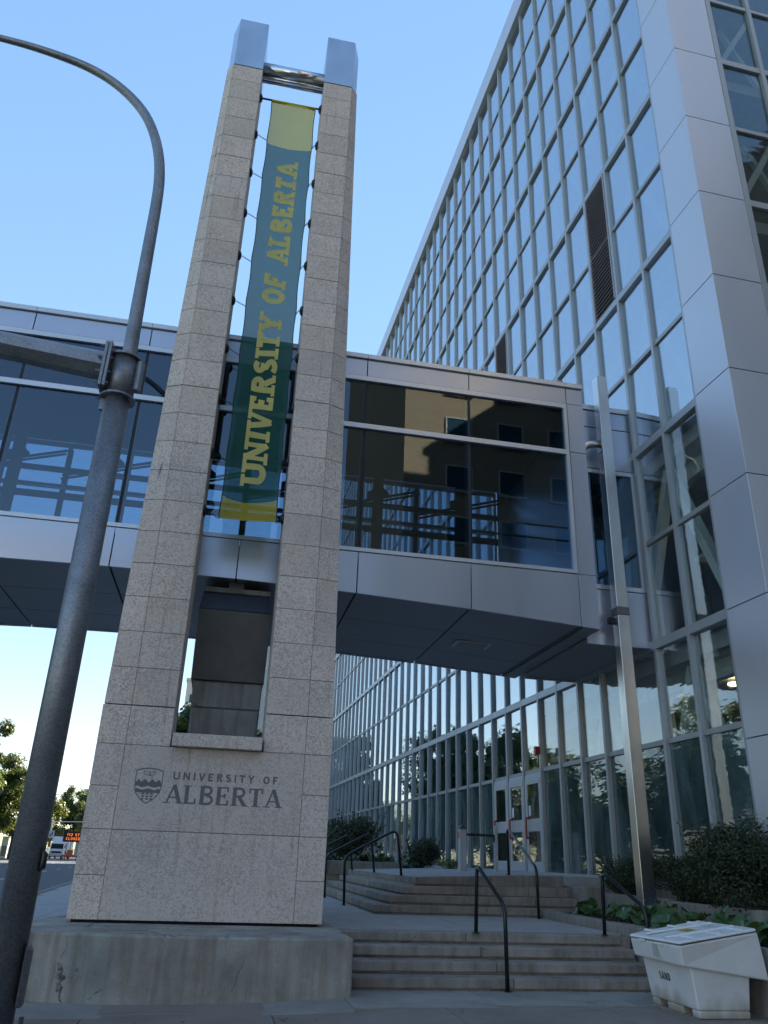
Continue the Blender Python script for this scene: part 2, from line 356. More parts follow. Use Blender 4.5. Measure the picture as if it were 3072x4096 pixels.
# ------------------------------------------------------------------ lettering (strokes, own alphabet)
def arc(cx, cy, rx, ry, a0, a1, n=12):
    return [(cx+rx*math.cos(R(a0+(a1-a0)*i/n)), cy+ry*math.sin(R(a0+(a1-a0)*i/n))) for i in range(n+1)]
def glyph(ch, T, t, sf):
    """list of (polyline, thickness), advance; unit cap height. T thick, t thin, sf serif thickness (0 = sans)"""
    h = T/2; L = []; S = []
    def ser(x, y, wd): S.append(([(x-wd/2, y), (x+wd/2, y)], sf))
    lo, hi = sf/2, 1-sf/2; sw = T*2.0
    if ch == 'U': L = [([(.16, hi)]+arc(.46, .33, .30, .33-h, 180, 360)+[(.76, hi)], T)]; ser(.16, hi, sw); ser(.76, hi, sw); a = .92
    elif ch == 'N': L = [([(.16, lo), (.16, hi)], t), ([(.76, lo), (.76, hi)], t), ([(.14, 1-h*.4), (.78, h*.4)], T)]; ser(.16, lo, sw); ser(.12, hi, sw*.8); ser(.76, hi, sw); a = .92
    elif ch == 'I': L = [([(.2, lo), (.2, hi)], T)]; ser(.2, lo, sw); ser(.2, hi, sw); a = .40
    elif ch == 'V': L = [([(.12, hi), (.42, 0)], T), ([(.42, 0), (.72, hi)], t)]; ser(.12, hi, sw); ser(.72, hi, sw); a = .84
    elif ch == 'A': L = [([(.14, lo), (.44, 1)], t), ([(.44, 1), (.76, lo)], T), ([(.24, .32), (.66, .32)], t*.9)]; ser(.14, lo, sw*.95); ser(.76, lo, sw*.95); a = .88
    elif ch == 'E': L = [([(.18, lo), (.18, hi)], T), ([(.18, 1-t/2), (.66, 1-t/2)], t), ([(.18, .51), (.52, .51)], t), ([(.18, t/2), (.68, t/2)], t)]; a = .76
    elif ch == 'F': L = [([(.18, lo), (.18, hi)], T), ([(.18, 1-t/2), (.66, 1-t/2)], t), ([(.18, .50), (.54, .50)], t)]; a = .72
    elif ch == 'L': L = [([(.18, lo), (.18, hi)], T), ([(.18, t/2), (.64, t/2)], t)]; ser(.18, hi, sw); a = .72
    elif ch == 'T': L = [([(.38, lo), (.38, hi)], T), ([(.02, 1-t/2), (.74, 1-t/2)], t)]; ser(.38, lo, sw); a = .78
    elif ch == 'R': L = [([(.18, lo), (.18, hi)], T), ([(.18, 1-t/2), (.42, 1-t/2)]+arc(.44, .74, .20, .26-t/2, 90, -90)+[(.18, .48+t/2)], (T+t)/2), ([(.42, .48), (.70, lo)], T)]; ser(.18, lo, sw); ser(.74, lo, sw*.7); a = .84
    elif ch == 'B': L = [([(.18, lo), (.18, hi)], T), ([(.18, 1-t/2), (.42, 1-t/2)]+arc(.44, .76, .18, .24-t/2, 90, -90)+[(.18, .52)], (T+t)/2), ([(.44, .52)]+arc(.46, .26, .22, .26-t/2, 90, -90)+[(.18, t/2)], (T+t)/2)]; a = .80
    elif ch == 'S': L = [(arc(.36, .745, .24, .255-t/2, 35, 270)+arc(.36, .265, .26, .265-t/2, 90, -145), (T*1.0+t)/2)]; a = .72
    elif ch == 'Y': L = [([(.12, hi), (.42, .45)], T), ([(.72, hi), (.42, .45)], t), ([(.42, lo), (.42, .47)], T)]; ser(.12, hi, sw*.9); ser(.72, hi, sw*.9); ser(.42, lo, sw); a = .84
    elif ch == 'O': L = [(arc(.46, .5, .38-h*.7, .5-t/2, 0, 360, 26), T)]; a = .92
    elif ch == 'D': L = [([(.18, lo), (.18, hi)], T), ([(.18, 1-t/2), (.32, 1-t/2)]+arc(.34, .5, .34, .5-t/2, 90, -90)+[(.18, t/2)], T)]; a = .80
    elif ch == 'C': L = [(arc(.46, .5, .34, .5-t/2, 45, 315, 20), T)]; a = .82
    elif ch == '1': L = [([(.25, 0), (.25, 1)], T), ([(.25, 1), (.08, .8)], T)]; a = .5
    elif ch == '2': L = [(arc(.33, .7, .25, .3-t/2, 160, -40)+[(.08, t/2), (.6, t/2)], T)]; a = .7
    else: a = .45
    if sf and ch in 'EFLT':
        k = t*1.1
        if ch in 'EF': S.append(([(.66-k/2, 1), (.66-k/2, .73)], k)); S.append(([(.06, hi), (.2, hi)], sf))
        if ch == 'E': S.append(([(.68-k/2, 0), (.68-k/2, .29)], k)); S.append(([(.52-k/2, .38), (.52-k/2, .64)], k)); S.append(([(.06, lo), (.2, lo)], sf))
        if ch == 'F': ser(.18, lo, sw); S.append(([(.54-k/2, .37), (.54-k/2, .63)], k))
        if ch == 'L': S.append(([(.64-k/2, 0), (.64-k/2, .3)], k)); S.append(([(.06, lo), (.2, lo)], sf))
        if ch == 'T': S.append(([(.02+k/2, 1), (.02+k/2, .72)], k)); S.append(([(.74-k/2, 1), (.74-k/2, .72)], k))
    if sf and ch in 'BD': S.append(([(.06, lo), (.2, lo)], sf)); S.append(([(.06, hi), (.2, hi)], sf))
    if sf and ch == 'R': S.append(([(.06, hi), (.2, hi)], sf))
    return L+(S if sf else []), a
def stroke_quads(pl, th, step=.12):
    pts = []
    for (x0, y0), (x1, y1) in zip(pl[:-1], pl[1:]):
        n = max(1, int(math.hypot(x1-x0, y1-y0)/step))
        for i in range(n): pts.append((x0+(x1-x0)*i/n, y0+(y1-y0)*i/n))
    pts.append(pl[-1]); closed = math.hypot(pl[0][0]-pl[-1][0], pl[0][1]-pl[-1][1]) < 1e-4 and len(pl) > 4
    lf, rg = [], []
    m_ = len(pts)
    for i, p in enumerate(pts):
        a = pts[i-1] if i else (pts[-2] if closed else p); b = pts[i+1] if i < m_-1 else (pts[1] if closed else p)
        d = Vector((b[0]-a[0], b[1]-a[1]))
        d.normalize(); nx, ny = -d.y*th/2, d.x*th/2
        # mitre
        if 0 < i < m_-1:
            e = Vector((p[0]-a[0], p[1]-a[1])).normalized(); c = max(.55, e.dot(d)); nx /= c; ny /= c
        lf.append((p[0]+nx, p[1]+ny)); rg.append((p[0]-nx, p[1]-ny))
    return lf, rg
def text_mesh(mb, s, T, t, sf, place, width=None, gap=.06, zoff=.0004):
    """place(u, v, w) maps text space (cap height 1, w = layer) to the thing"""
    tot = 0; out = []
    for ch in s: tot += glyph(ch, T, t, sf)[1]+gap
    k = 1.0 if width is None else width/(tot-gap)
    x = 0
    for ch in s:
        st, adv = glyph(ch, T, t, sf); mb = MB(); out.append(mb)
        for j, (pl, th) in enumerate(st):
            lf, rg = stroke_quads(pl, th); b = len(mb.v)
            for (a, c) in zip(lf, rg):
                mb.v.append(tuple(place((x+a[0])*k, a[1], j*zoff))); mb.v.append(tuple(place((x+c[0])*k, c[1], j*zoff)))
            for i in range(len(lf)-1): mb.f.append((b+2*i, b+2*i+1, b+2*i+3, b+2*i+2))
        x += adv+gap
    return [m_ for m_ in out if m_.f]
def letters(s, T, t, sf, place, width, gap, zoff, mat, parent):
    for m_ in text_mesh(None, s, T, t, sf, place, width, gap, zoff): m_.build('letter', mat, parent)

# ================================================================== THE SETTING
gp = MB().add([(-900, -700, -.14), (900, -700, -.14), (900, 1500, -.14), (-900, 1500, -.14)], [(0, 1, 2, 3)])
struct(gp.build('ground', m_earth))
RD = (-.0535, 1.0)
def kx(y): return -4.5+RD[0]*y
ys = [-120, 260]
struct(MB().add([(kx(ys[0])-15.2, ys[0], -.125), (kx(ys[0]), ys[0], -.125), (kx(ys[1]), ys[1], -.125), (kx(ys[1])-15.2, ys[1], -.125)], [(0, 1, 2, 3)]).build('road', m_asph))
mk = MB()
for i in range(-4, 16):
    y = 22.9+i*8.85
    for off, ln in ((-4.0, 2.4), (-7.6, 2.4)):
        mk.add([(kx(y)+off-.06, y, -.121), (kx(y)+off+.06, y, -.121), (kx(y+ln)+off+.06, y+ln, -.121), (kx(y+ln)+off-.06, y+ln, -.121)], [(0, 1, 2, 3)])
for off in (-10.9, -11.2):
    mk.add([(kx(-60)+off-.05, -60, -.121), (kx(-60)+off+.05, -60, -.121), (kx(126)+off+.05, 126, -.121), (kx(126)+off-.05, 126, -.121)], [(0, 1, 2, 3)])
struct(mk.build('road_marking', m_paint))
struct(MB().add([(-60, 126, -.118), (30, 126, -.118), (30, 147, -.118), (-60, 147, -.118)], [(0, 1, 2, 3)]).build('cross_street', simple('worn_asphalt', (.16, .155, .15), .9)))
kb = MB(); kb.hexa([(kx(-60), -60, -.14), (kx(-60)+.18, -60, -.14), (kx(124)+.18, 124, -.14), (kx(124), 124, -.14)], [(kx(-60)+.02, -60, .004), (kx(-60)+.18, -60, .004), (kx(124)+.18, 124, .004), (kx(124)+.02, 124, .004)])
struct(kb.build('kerb', m_conc))
sw = MB()
for ya_, yb_, zt_ in ((-60, 11.95, -.132), (11.95, 124, -.02)): sw.hexa([(kx(ya_)+.18, ya_, -.139), (60, ya_, -.139), (60, yb_, -.139), (kx(yb_)+.18, yb_, -.139)], [(kx(ya_)+.18, ya_, zt_), (60, ya_, zt_), (60, yb_, zt_), (kx(yb_)+.18, yb_, zt_)])
walk = struct(sw.build('sidewalk', m_walk))
# paving slabs of the sidewalk (joints recessed)
random.seed(3)
def slabrow(x0, x1, y0, y1, z1, mat, parent, name='paving_slab', th=.05, g=.006):
    j_ = random.uniform(-.0015, .0015); f_ = (lambda x, y: z1+j_+(gz(x) if y0 < 11 else 0))
    ps = [(x0+g, y0+g), (x1-g, y0+g), (x1-g, y1-g), (x0+g, y1-g)]
    return MB().hexa([(x, y, f_(x, y)-th) for x, y in ps], [(x, y, f_(x, y)) for x, y in ps]).build(name, mat, parent, bevel=.004)
def gz(x): return -.09 if x < .0 else min(0, -.09+.05*x)
for i in range(-3, 4):
    for j in range(-1, 3):
        x0 = -1.2+i*2.05; y0 = 9.05-j*1.75
        slabrow(x0, x0+2.05, y0-.2, y0+1.55, 0, m_walk, walk)
m_apron = concrete_mat('apron_concrete', (.30, .285, .26), .7, False)
for x0, x1 in ((-7.0, -4.6), (-4.6, -2.6), (-2.6, -.86), (-.86, .6), (.6, 1.8), (1.8, 3.6), (3.6, 5.5), (5.5, 6.72)):
    slabrow(x0, x1, 10.40 if x1 < 1.9 else 10.6 if x1 < 3.7 else 10.75, 11.95, .003, m_apron, walk)
for i in range(6):
    for j in range(5):
        if -7.2+i*1.6+1.6 < 2.0: slabrow(-7.2+i*1.6, -5.6+i*1.6, 11.96+j*3.3, 15.25+j*3.3, 0, m_pave, walk)
for i in range(2):
    for j in range(8): slabrow(kx(28+j*5)+.2+i*1.7, kx(28+j*5)+1.9+i*1.7, 28.5+j*5, 33.5+j*5, 0, m_pave, walk)

# lower landing with its paving, upper landing
ll = struct(MB().box(1.9, 6.55, 12.95, 40, -.1, .585).build('lower_landing', m_conc))
for i in range(4):
    for j in range(9):
        slabrow(1.9+i*1.16, 3.06+i*1.16, 13.22+j*1.2, 14.42+j*1.2, .62, m_pave, ll)
def lz(x): return 1.26+min(.115, max(0, (x-4.2)*.042))
ul = MB(); xs_ = [4.25, 5.2, 6.2, 6.95, 9.1]
for x0, x1 in zip(xs_[:-1], xs_[1:]):
    ul.hexa([(x0, 17.85, .5), (x1, 17.85, .5), (x1, 60, .5), (x0, 60, .5)], [(x0, 17.85, lz(x0)-.002), (x1, 17.85, lz(x1)-.002), (x1, 60, lz(x1)-.002), (x0, 60, lz(x0)-.002)])
struct(ul.build('upper_landing', m_pave))

# ================================================================== STAIRS
st = thing('entrance_stairs', 'four wide worn concrete steps between the plinth and the white bin', 'stairs', (4.2, 11.85, 0))
for i in range(4):
    y0 = 11.85+i*.352; z1 = .155*(i+1)
    for x0, x1 in ((1.93, 4.05+.12*(1.5-i)), (4.05+.12*(1.5-i)+.008, 6.45-.02*i)):
        MB().box(x0, x1, y0, y0+.37+(.0 if i < 3 else .0), z1-.128, z1+random.uniform(-.002, .002)).build('step', m_step, st, bevel=.014, seg=2)
    MB().box(1.93, 6.44, y0+.035, y0+.36, z1-.155, z1-.13).build('riser', m_step, st)
us = thing('landing_stairs', 'concrete corner steps leading up to the glass doors, chipped at the right end', 'stairs', (4.2, 16.75, .62))
for i in range(4):
    o_ = i*.352; z1 = .62+.158*(i+1) if i < 3 else 1.262
    xb = 7.55
    for x0, x1 in ((3.18+o_, 5.9), (5.908, 6.62), (6.628, xb)):
        zz = [z1+ (lz(x)-1.26 if i == 3 else (lz(x)-1.26)*i/4) for x in (x0, x1)]
        MB().hexa([(x0, 16.75+o_, z1-.13), (x1, 16.75+o_, z1-.13), (x1, 17.12+o_, z1-.13), (x0, 17.12+o_, z1-.13)],
                  [(x0, 16.75+o_, zz[0]), (x1, 16.75+o_, zz[1]), (x1, 17.12+o_, zz[1]), (x0, 17.12+o_, zz[0])]).build('step', m_step, us, bevel=.014, seg=2)
    for y0, y1 in ((17.122+o_, 19.9), (19.908, 23.0), (23.008, 26.4)):
        MB().box(3.18+o_, 3.55+o_ if i < 3 else 4.30, y0, y1, z1-.13, z1).build('step', m_step, us, bevel=.014, seg=2)
    MB().box(3.22+o_, xb-.01, 16.785+o_, 17.1+o_, z1-.157, z1-.131).build('riser', m_step, us)
    MB().box(3.22+o_, 3.53+o_, 17.1+o_, 26.39, z1-.157, z1-.131).build('riser', m_step, us)

# ================================================================== PLANTERS
pw = thing('planter_wall', 'low concrete kerb wall of the leafy planter behind the white bin', 'wall', (6.7, 13, 0))
for y0, y1, zt in ((6.0, 9.2, .74), (9.206, 12.6, .745), (12.606, 16.72, .75)):
    MB().hexa([(6.74 if y1 < 12.7 else 6.56, y0, -.1), (6.90, y0, -.1), (6.90, y1, -.1), (6.74 if y1 < 12.7 else 6.56, y1, -.1)],
              [(6.74 if y1 < 12.7 else 6.60, y0, zt), (6.90, y0, zt), (6.90, y1, zt), (6.74 if y1 < 12.7 else 6.60, y1, zt)]).build('wall_block', m_conc, pw, bevel=.012, seg=2)
MB().hexa([(6.47, 11.87, -.1), (6.738, 11.87, -.1), (6.738, 12.6, -.1), (6.47, 12.6, -.1)], [(6.50, 12.2, .74), (6.738, 12.2, .74), (6.738, 12.6, .74), (6.50, 12.6, .74)]).build('wall_block', m_conc, pw, bevel=.01)
uw = thing('retaining_wall', 'streaked concrete retaining wall under the dark shrubs by the glass', 'wall', (8.0, 13, .3))
for y0, y1 in ((6.0, 10.6), (10.606, 14.2), (14.206, 17.85)):
    MB().box(7.97, 8.13, y0, y1, .3, 1.085 if y1 < 14.3 else 1.11).build('wall_block', m_conc, uw, bevel=.012, seg=2)
MB().box(7.56, 7.965, 16.85, 17.86, .5, 1.20).build('wall_block', m_step, uw, bevel=.015)
stuff(struct(MB().box(6.9, 7.97, 6.0, 16.8, .2, .70).build('planter_soil', m_soil)))
stuff(struct(MB().box(8.13, 9.05, 6.0, 17.84, .2, 1.04).build('planter_soil', m_soil)))
lw = thing('planter_kerb', 'long low concrete planter edge left of the glass doors', 'wall', (4.8, 27, 1.28))
MB().box(3.55, 5.93, 27.0, 27.22, 1.1, 1.50).build('wall_block', m_conc, lw, bevel=.015)
MB().box(5.75, 5.93, 27.22, 40, 1.1, 1.50).build('wall_block', m_conc, lw, bevel=.015)
MB().box(2.9, 3.54, 26.9, 27.5, .5, 1.62).build('wall_block', m_conc, lw, bevel=.015)
stuff(struct(MB().box(3.55, 5.74, 27.23, 40, 1.1, 1.44).build('planter_soil', m_soil)))

# ================================================================== PLINTH
def pfy(x): return 11.17+.30*((x-.1)/2.1)**2 if x < .1 else 11.17+.09*((x-.1)/1.79)**2
pl = []
for i in range(15):
    a = i/14; x = -2.02+3.91*a
    pl.append((x, pfy(x)))
poly = pl+[(1.89, 14.3), (-2.15, 14.3), (-2.45, 12.6), (-2.3, 11.4)]
ph = tag(MB().prism(poly, -.2, .652).build('plinth', m_plinth, bevel=.03, seg=2), 'cracked grey concrete plinth with a rounded front under the stone tower', 'plinth')
for (cx, cy, rx) in ((-1.15, 11.85, .36), (.95, 11.85, .30)):
    MB().prism([(cx+rx*math.cos(a*math.pi/12), cy+.16*math.sin(a*math.pi/12)) for a in range(24)], .645, .660).build('cover_plate', m_conc, ph)

# cracks in the plinth's face and the apron slabs (thin open lines with a shape of their own)
front_y = pfy
rc = random.Random(31)
for (x0, z0, z1, wd) in ((-1.62, .62, .34, .006), (-1.70, .36, .05, .005), (-1.42, .30, .03, .004), (-1.05, .40, .31, .006), (.52, .50, .02, .008), (.95, .58, .36, .004), (1.35, .30, .2, .005), (-.45, .57, .50, .006)):
    cm = MB(); x = x0; z = z0; b = 0; n = max(3, int((z0-z1)/.03))
    for k in range(n+1):
        w_ = wd*rc.uniform(.3, 1.0)*(1-abs(2*k/n-1)**3)
        for q in (-w_/2, w_/2): cm.v.append((x+q, front_y(x+q)-.004, z))
        if k: cm.f.append((2*k-2, 2*k-1, 2*k+1, 2*k))
        x += rc.gauss(-.004, .012); z -= (z0-z1)/n
    cm.build('crack', m_gap, ph)
# ================================================================== STONE TOWER
YT = 12.85; XL, XG0, XG1, XR = -1.47, -.815, .60, 1.255
tw = thing('gate_tower', 'tall mottled stone gate tower of two pillars with polished metal caps', 'tower', (-.1, 13.2, .66))
def dxz(z): return .42 if z <= 3.64 else .41-.27*(z-3.64)/14.41
def dyz(z): return .004 if z <= 3.64 else .004+.146*min(1, (z-3.64)/5.5)
rows = [.688, 1.255, 1.86, 2.455, 3.055, 3.64]+[3.64+.581*i for i in range(1, 25)]+[18.05]
THK = {3.64, 3.64+.581*10, 3.64+.581*20}
TH = .05; DEP = .95
for k, (z0, z1) in enumerate(zip(rows[:-1], rows[1:])):
    g0 = .008 if any(abs(z0-q) < .01 for q in THK) else .004
    g1 = .008 if any(abs(z1-q) < .01 for q in THK) else .004
    za, zb = z0+g0, z1-g1
    jit = random.uniform(-.002, .002)
    if z0 >= 3.04:
        for xa, xb in ((XL, XG0), (XG1, XR)):
            MB().box(xa+.002, xb-.003, YT+jit, YT+TH, za, zb).build('stone_slab', m_stone, tw, bevel=.004)
            # inner reveal
            xi = xb if xa < -1 else xa; sg = -1 if xa < -1 else 1
            MB().box(min(xi, xi+sg*.04), max(xi, xi+sg*.04), YT+TH+.004, YT+DEP, za, zb).build('reveal_slab', m_stone, tw)
    for sg, xe in ((-1, XL), (1, XR)):
        lo, hi = [], []
        for zz, dst in ((za, lo), (zb, hi)):
            ox, oy = xe+sg*dxz(zz), YT+dyz(zz)
            pts = [(xe+sg*.003, YT+jit), (ox, oy), (ox-sg*.01, oy+TH), (xe+sg*.003, YT+TH)]
            if sg < 0: pts = pts[::-1]
            dst.extend((x, y, zz) for x, y in pts)
        MB().hexa(lo, hi).build('corner_slab', m_stone, tw, bevel=.004)
        lo, hi = [], []
        for zz, dst in ((za, lo), (zb, hi)):
            ox, oy = xe+sg*dxz(zz)-sg*.004, YT+dyz(zz)+TH+.004
            pts = [(ox, oy), (ox, YT+DEP), (ox-sg*.04, YT+DEP), (ox-sg*.04, oy)]
            if sg < 0: pts = pts[::-1]
            dst.extend((x, y, zz) for x, y in pts)
        MB().hexa(lo, hi).build('side_slab', m_stone, tw)
for z0, z1 in ((.688, 1.86), (1.86, 3.055)):
    MB().box(XL+.002, XR-.003, YT, YT+TH, z0+.004, z1-.004).build('front_slab', m_stone, tw, bevel=.004)
# mortar core behind the slabs
co = MB()
for sg, xe, xi in ((-1, XL, XG0), (1, XR, XG1)):
    for z0, z1 in ((3.05, 3.63), (3.65, 6.0), (6.0, 9.13), (9.13, 18.04)):
        lo, hi = [], []
        for zz, dst in ((z0, lo), (z1, hi)):
            pts = [(xi+sg*.03, YT+.018), (xe, YT+.018), (xe+sg*(dxz(zz)-.025), YT+dyz(zz)+.018), (xe+sg*(dxz(zz)-.03), YT+DEP-.02), (xi+sg*.03, YT+DEP-.02)]
            if sg < 0: pts = pts[::-1]
            dst.extend((x, y, zz) for x, y in pts)
        co.hexa(lo, hi)
co.box(XL-.40, XR+.40, YT+.022, YT+DEP-.02, .70, 3.05)
co.build('core', m_mortar, tw)
MB().box(XL-.36, XR+.36, YT+.06, YT+DEP, .60, .699).build('base_shadow_gap', m_gap, tw)  # near-black box paints the shadow gap under the lowest slabs
MB().hexa([(XG0+.03, YT-.15, 3.06), (XG1-.03, YT-.15, 3.06), (XG1-.03, YT+DEP+.02, 3.06), (XG0+.03, YT+DEP+.02, 3.06)],
          [(XG0+.03, YT-.15, 3.25), (XG1-.03, YT-.15, 3.25), (XG1-.03, YT+DEP+.02, 3.29), (XG0+.03, YT+DEP+.02, 3.29)]).build('sill', m_stone, tw, bevel=.006)
for sg, xe, xi in ((-1, XL, XG0), (1, XR, XG1)):
    pts = [(xi, YT-.004), (xe, YT-.004), (xe+sg*.15, YT+.42), (xe+sg*.15, YT+DEP), (xi, YT+DEP)]
    if sg < 0: pts = pts[::-1]
    MB().prism(pts, 18.062, 19.6).build('metal_cap', m_cap, tw, bevel=.006)
MB().tube([(XG0-.05, 13.08, 18.36), (XG1+.05, 13.08, 18.36)], .15, 28).build('cross_tube', m_tube, tw, True)
for y, z in ((13.12, 18.16), (13.26, 18.2)):
    MB().tube([(XG0-.05, y, z), (XG1+.05, y, z)], .042, 16).build('cross_rod', m_tube, tw, True)
# engraved lettering and crest
def front(x0, z0, sx, sz, lift=.0018):
    return lambda u, v, w_: (x0+u*sx, YT-lift-w_*.25, z0+v*sz)
letters('UNIVERSITY OF', .21, .21, 0, front(-.712, 2.583, .114, .114), 1.583/.114, .28, .0004, m_engr, tw)
letters('ALBERTA', .19, .085, .06, front(-.80, 2.25, .262, .262), 1.745/.262, .02, .0004, m_engr, tw)
cr = MB(); cx, cz = -1.05, 2.485
def shield(s):
    return [(-.20*s, .215*s), (-.10*s, .243*s), (0, .252*s), (.10*s, .243*s), (.20*s, .215*s), (.20*s, -.02*s), (.175*s, -.11*s), (.10*s, -.20*s), (0, -.262*s), (-.10*s, -.20*s), (-.175*s, -.11*s), (-.20*s, -.02*s)]
def strip(a, b, w_=0.0, closed=True):
    n = len(a); base = len(cr.v)
    for p, q in zip(a, b): cr.v.append((cx+p[0], YT-.0018-w_, cz+p[1])); cr.v.append((cx+q[0], YT-.0018-w_, cz+q[1]))
    for i in range(n if closed else n-1):
        j = (i+1) % n; cr.f.append((base+2*i, base+2*i+1, base+2*j+1, base+2*j))
strip(shield(1.0), shield(.93))
top = [(-.185, .035), (-.15, .085), (-.11, .045), (-.06, .09), (0, .04), (.05, .09), (.10, .05), (.15, .085), (.185, .04)]
bot = [(x, -.02+.012*math.sin(i*1.9)) for i, (x, _) in enumerate(top)]
strip(top, bot, .0004, False)
b2 = [(x, -.055+.012*math.sin(i*1.9)) for i, (x, _) in enumerate(top)]; b3 = [(x*.98, -.105) for x, _ in top]
strip(b2, b3, .0004, False)
for i in range(5):
    for j in range(3):
        x = -.125+i*.0625; z = -.125-j*.036
        if abs(x) < .16*(1+z*2.6): strip([(x-.02, z+.014), (x+.018, z+.02)], [(x-.012, z-.008), (x+.026, z-.002)], .0004, False)
for s_ in (-1, 1):
    pg = [(0, .135), (s_*.085, .15), (s_*.095, .205), (s_*.004, .19)]
    pi = [(p[0]*.75+s_*.012, (p[1]-.17)*.62+.17) for p in pg]
    strip(pg, pi, .0004)
cr.build('crest', m_engr, tw)

# ================================================================== BANNER
bn = thing('hanging_banner', 'long green and yellow university banner strung between the stone pillars', 'banner', (-.04, 13.15, 7.0))
BY = 13.15
def bwave(x, z): return BY+.010*math.sin(8.5*(z+1.1*x)+2*math.sin(z*.7))+.02*math.sin(z*2.1+x*3.0)+.012*math.sin(z*5.3-x*6)+.05*noise.noise(Vector((x*1.7+z*.6, z*.9, 3.1)))
def bedge(z, s_):  # scalloped edge between the ties
    ph_ = ((17.49-z)/1.152) % 1.0
    return -s_*.022*math.sin(math.pi*ph_)
bm = MB(); NX, NZ = 14, 110
for j in range(NZ+1):
    z = 7.03+(17.46-7.03)*j/NZ
    for i in range(NX+1):
        a = i/NX; x0 = -.545+bedge(z, -1); x1 = .475+bedge(z, 1); x = x0+(x1-x0)*a
        bm.v.append((x, bwave(x, z), z+.012*math.sin(a*math.pi)*(-1 if j == 0 else 0)))
for j in range(NZ):
    for i in range(NX):
        b = j*(NX+1)+i; bm.f.append((b, b+1, b+NX+2, b+NX+1))
mbn = cloth_wrap(*banner_mat(), .14)
bm.build('cloth', mbn, bn, True)
ml_, tl_, pl_ = newmat('banner_letter'); m_blet = cloth_wrap(ml_, tl_, pl_, (.92, .82, .28), .04)
mb = MB()
def bplace(u, v, w_):
    x = .205-v*.445; z = 7.72+u*.445
    return (x, bwave(x, z)-.018-w_*1.5, z)
letters('UNIVERSITY OF ALBERTA', .265, .20, .155, bplace, 7.95/.445, .07, .0004, m_blet, bn)
hem = MB()
for s_, x0 in ((-1, -.545), (1, .475)):
    pth = []
    for j in range(0, NZ+1, 2):
        z = 7.03+(17.46-7.03)*j/NZ; x = x0+bedge(z, s_); pth.append((x, bwave(x, z), z))
    hem.tube(pth, .009, 5)
hem.build('hem', simple('banner_hem', (.01, .05, .035), .8), bn)
MB().tube([(XG0, BY, 17.50), (XG1, BY, 17.50)], .022, 10).build('top_rod', m_black, bn, True)
MB().tube([(-.54, BY, 17.48), (.47, BY, 17.48)], .034, 10).build('rod_sleeve', simple('banner_sleeve', (.42, .33, .02), .8), bn, True)
for i in range(10):
    z = 17.49-1.152*i
    for s_, xw, xe in ((-1, XG0, -.545), (1, XG1, .475)):
        xw += -s_*.0
        d = MB(); pr_ = [(0, .105), (.02, .104), (.045, .085), (.062, .05), (.068, .012)]
        d.tube([(xw-s_*a, BY, z) for a, _ in pr_], [b for _, b in pr_], 16); d.build('anchor', m_black, bn, True)
        if i > 0:
            zz = z-.10
            a = Vector((xw-s_*.075, BY, z)); e = Vector((xe+bedge(zz, s_), bwave(xe, zz), zz))
            c = MB(); nl = 5
            for q in range(nl):
                p0 = a.lerp(e, q/nl); p1 = a.lerp(e, (q+1.1)/nl); dd = (p1-p0); sd_ = Vector((0, 1, 0)) if q % 2 else Vector((0, 0, 1))
                sd_ = (sd_-dd*sd_.dot(dd)/dd.length_squared).normalized()*.012
                c.tube([p0, p0.lerp(p1, .25)+sd_, p0.lerp(p1, .75)+sd_, p1, p0.lerp(p1, .75)-sd_, p0.lerp(p1, .25)-sd_, p0], .0045, 4, False)
            c.build('chain', m_black, bn)

# ================================================================== BRIDGE PIER
pr = thing('bridge_pier', 'concrete bridge pier with dark steel jacket seen between the tower pillars', 'pier', (-.08, 15.5, 0))
PY = 14.58
MB().hexa([(-.62, PY, -.1), (.44, PY, -.1), (.44, PY+3, -.1), (-.62, PY+3, -.1)], [(-.66, PY, 3.95), (.55, PY, 3.95), (.55, PY+3, 3.95), (-.66, PY+3, 3.95)]).build('shaft', m_pier, pr, bevel=.03)
MB().hexa([(-.66, PY, 3.955), (.55, PY, 3.955), (.55, PY+3, 3.955), (-.66, PY+3, 3.955)], [(-.68, PY, 4.43), (.56, PY, 4.43), (.56, PY+3, 4.43), (-.68, PY+3, 4.43)]).build('shaft_top', m_pier, pr, bevel=.02)
MB().hexa([(-.72, PY-.05, 4.432), (.58, PY-.05, 4.432), (.58, PY+3, 4.432), (-.72, PY+3, 4.432)], [(-.74, PY-.08, 5.74), (.60, PY-.08, 5.74), (.60, PY+3, 5.74), (-.74, PY+3, 5.74)]).build('jacket', m_jacket, pr, bevel=.01)
MB().hexa([(-.74, PY-.08, 5.743), (.60, PY-.08, 5.743), (.60, PY+3, 5.743), (-.74, PY+3, 5.743)], [(-.69, PY+.02, 6.09), (.55, PY+.02, 6.09), (.55, PY+3, 6.09), (-.69, PY+3, 6.09)]).build('jacket_hood', m_jacket2, pr)
MB().box(-.69, .55, PY-.02, PY+3, 6.093, 6.19).build('bearing_ledge', m_conc, pr, bevel=.006)
MB().box(-.24, .04, PY+.1, PY+.6, 6.193, 6.35).build('bearing_block', m_pier, pr)

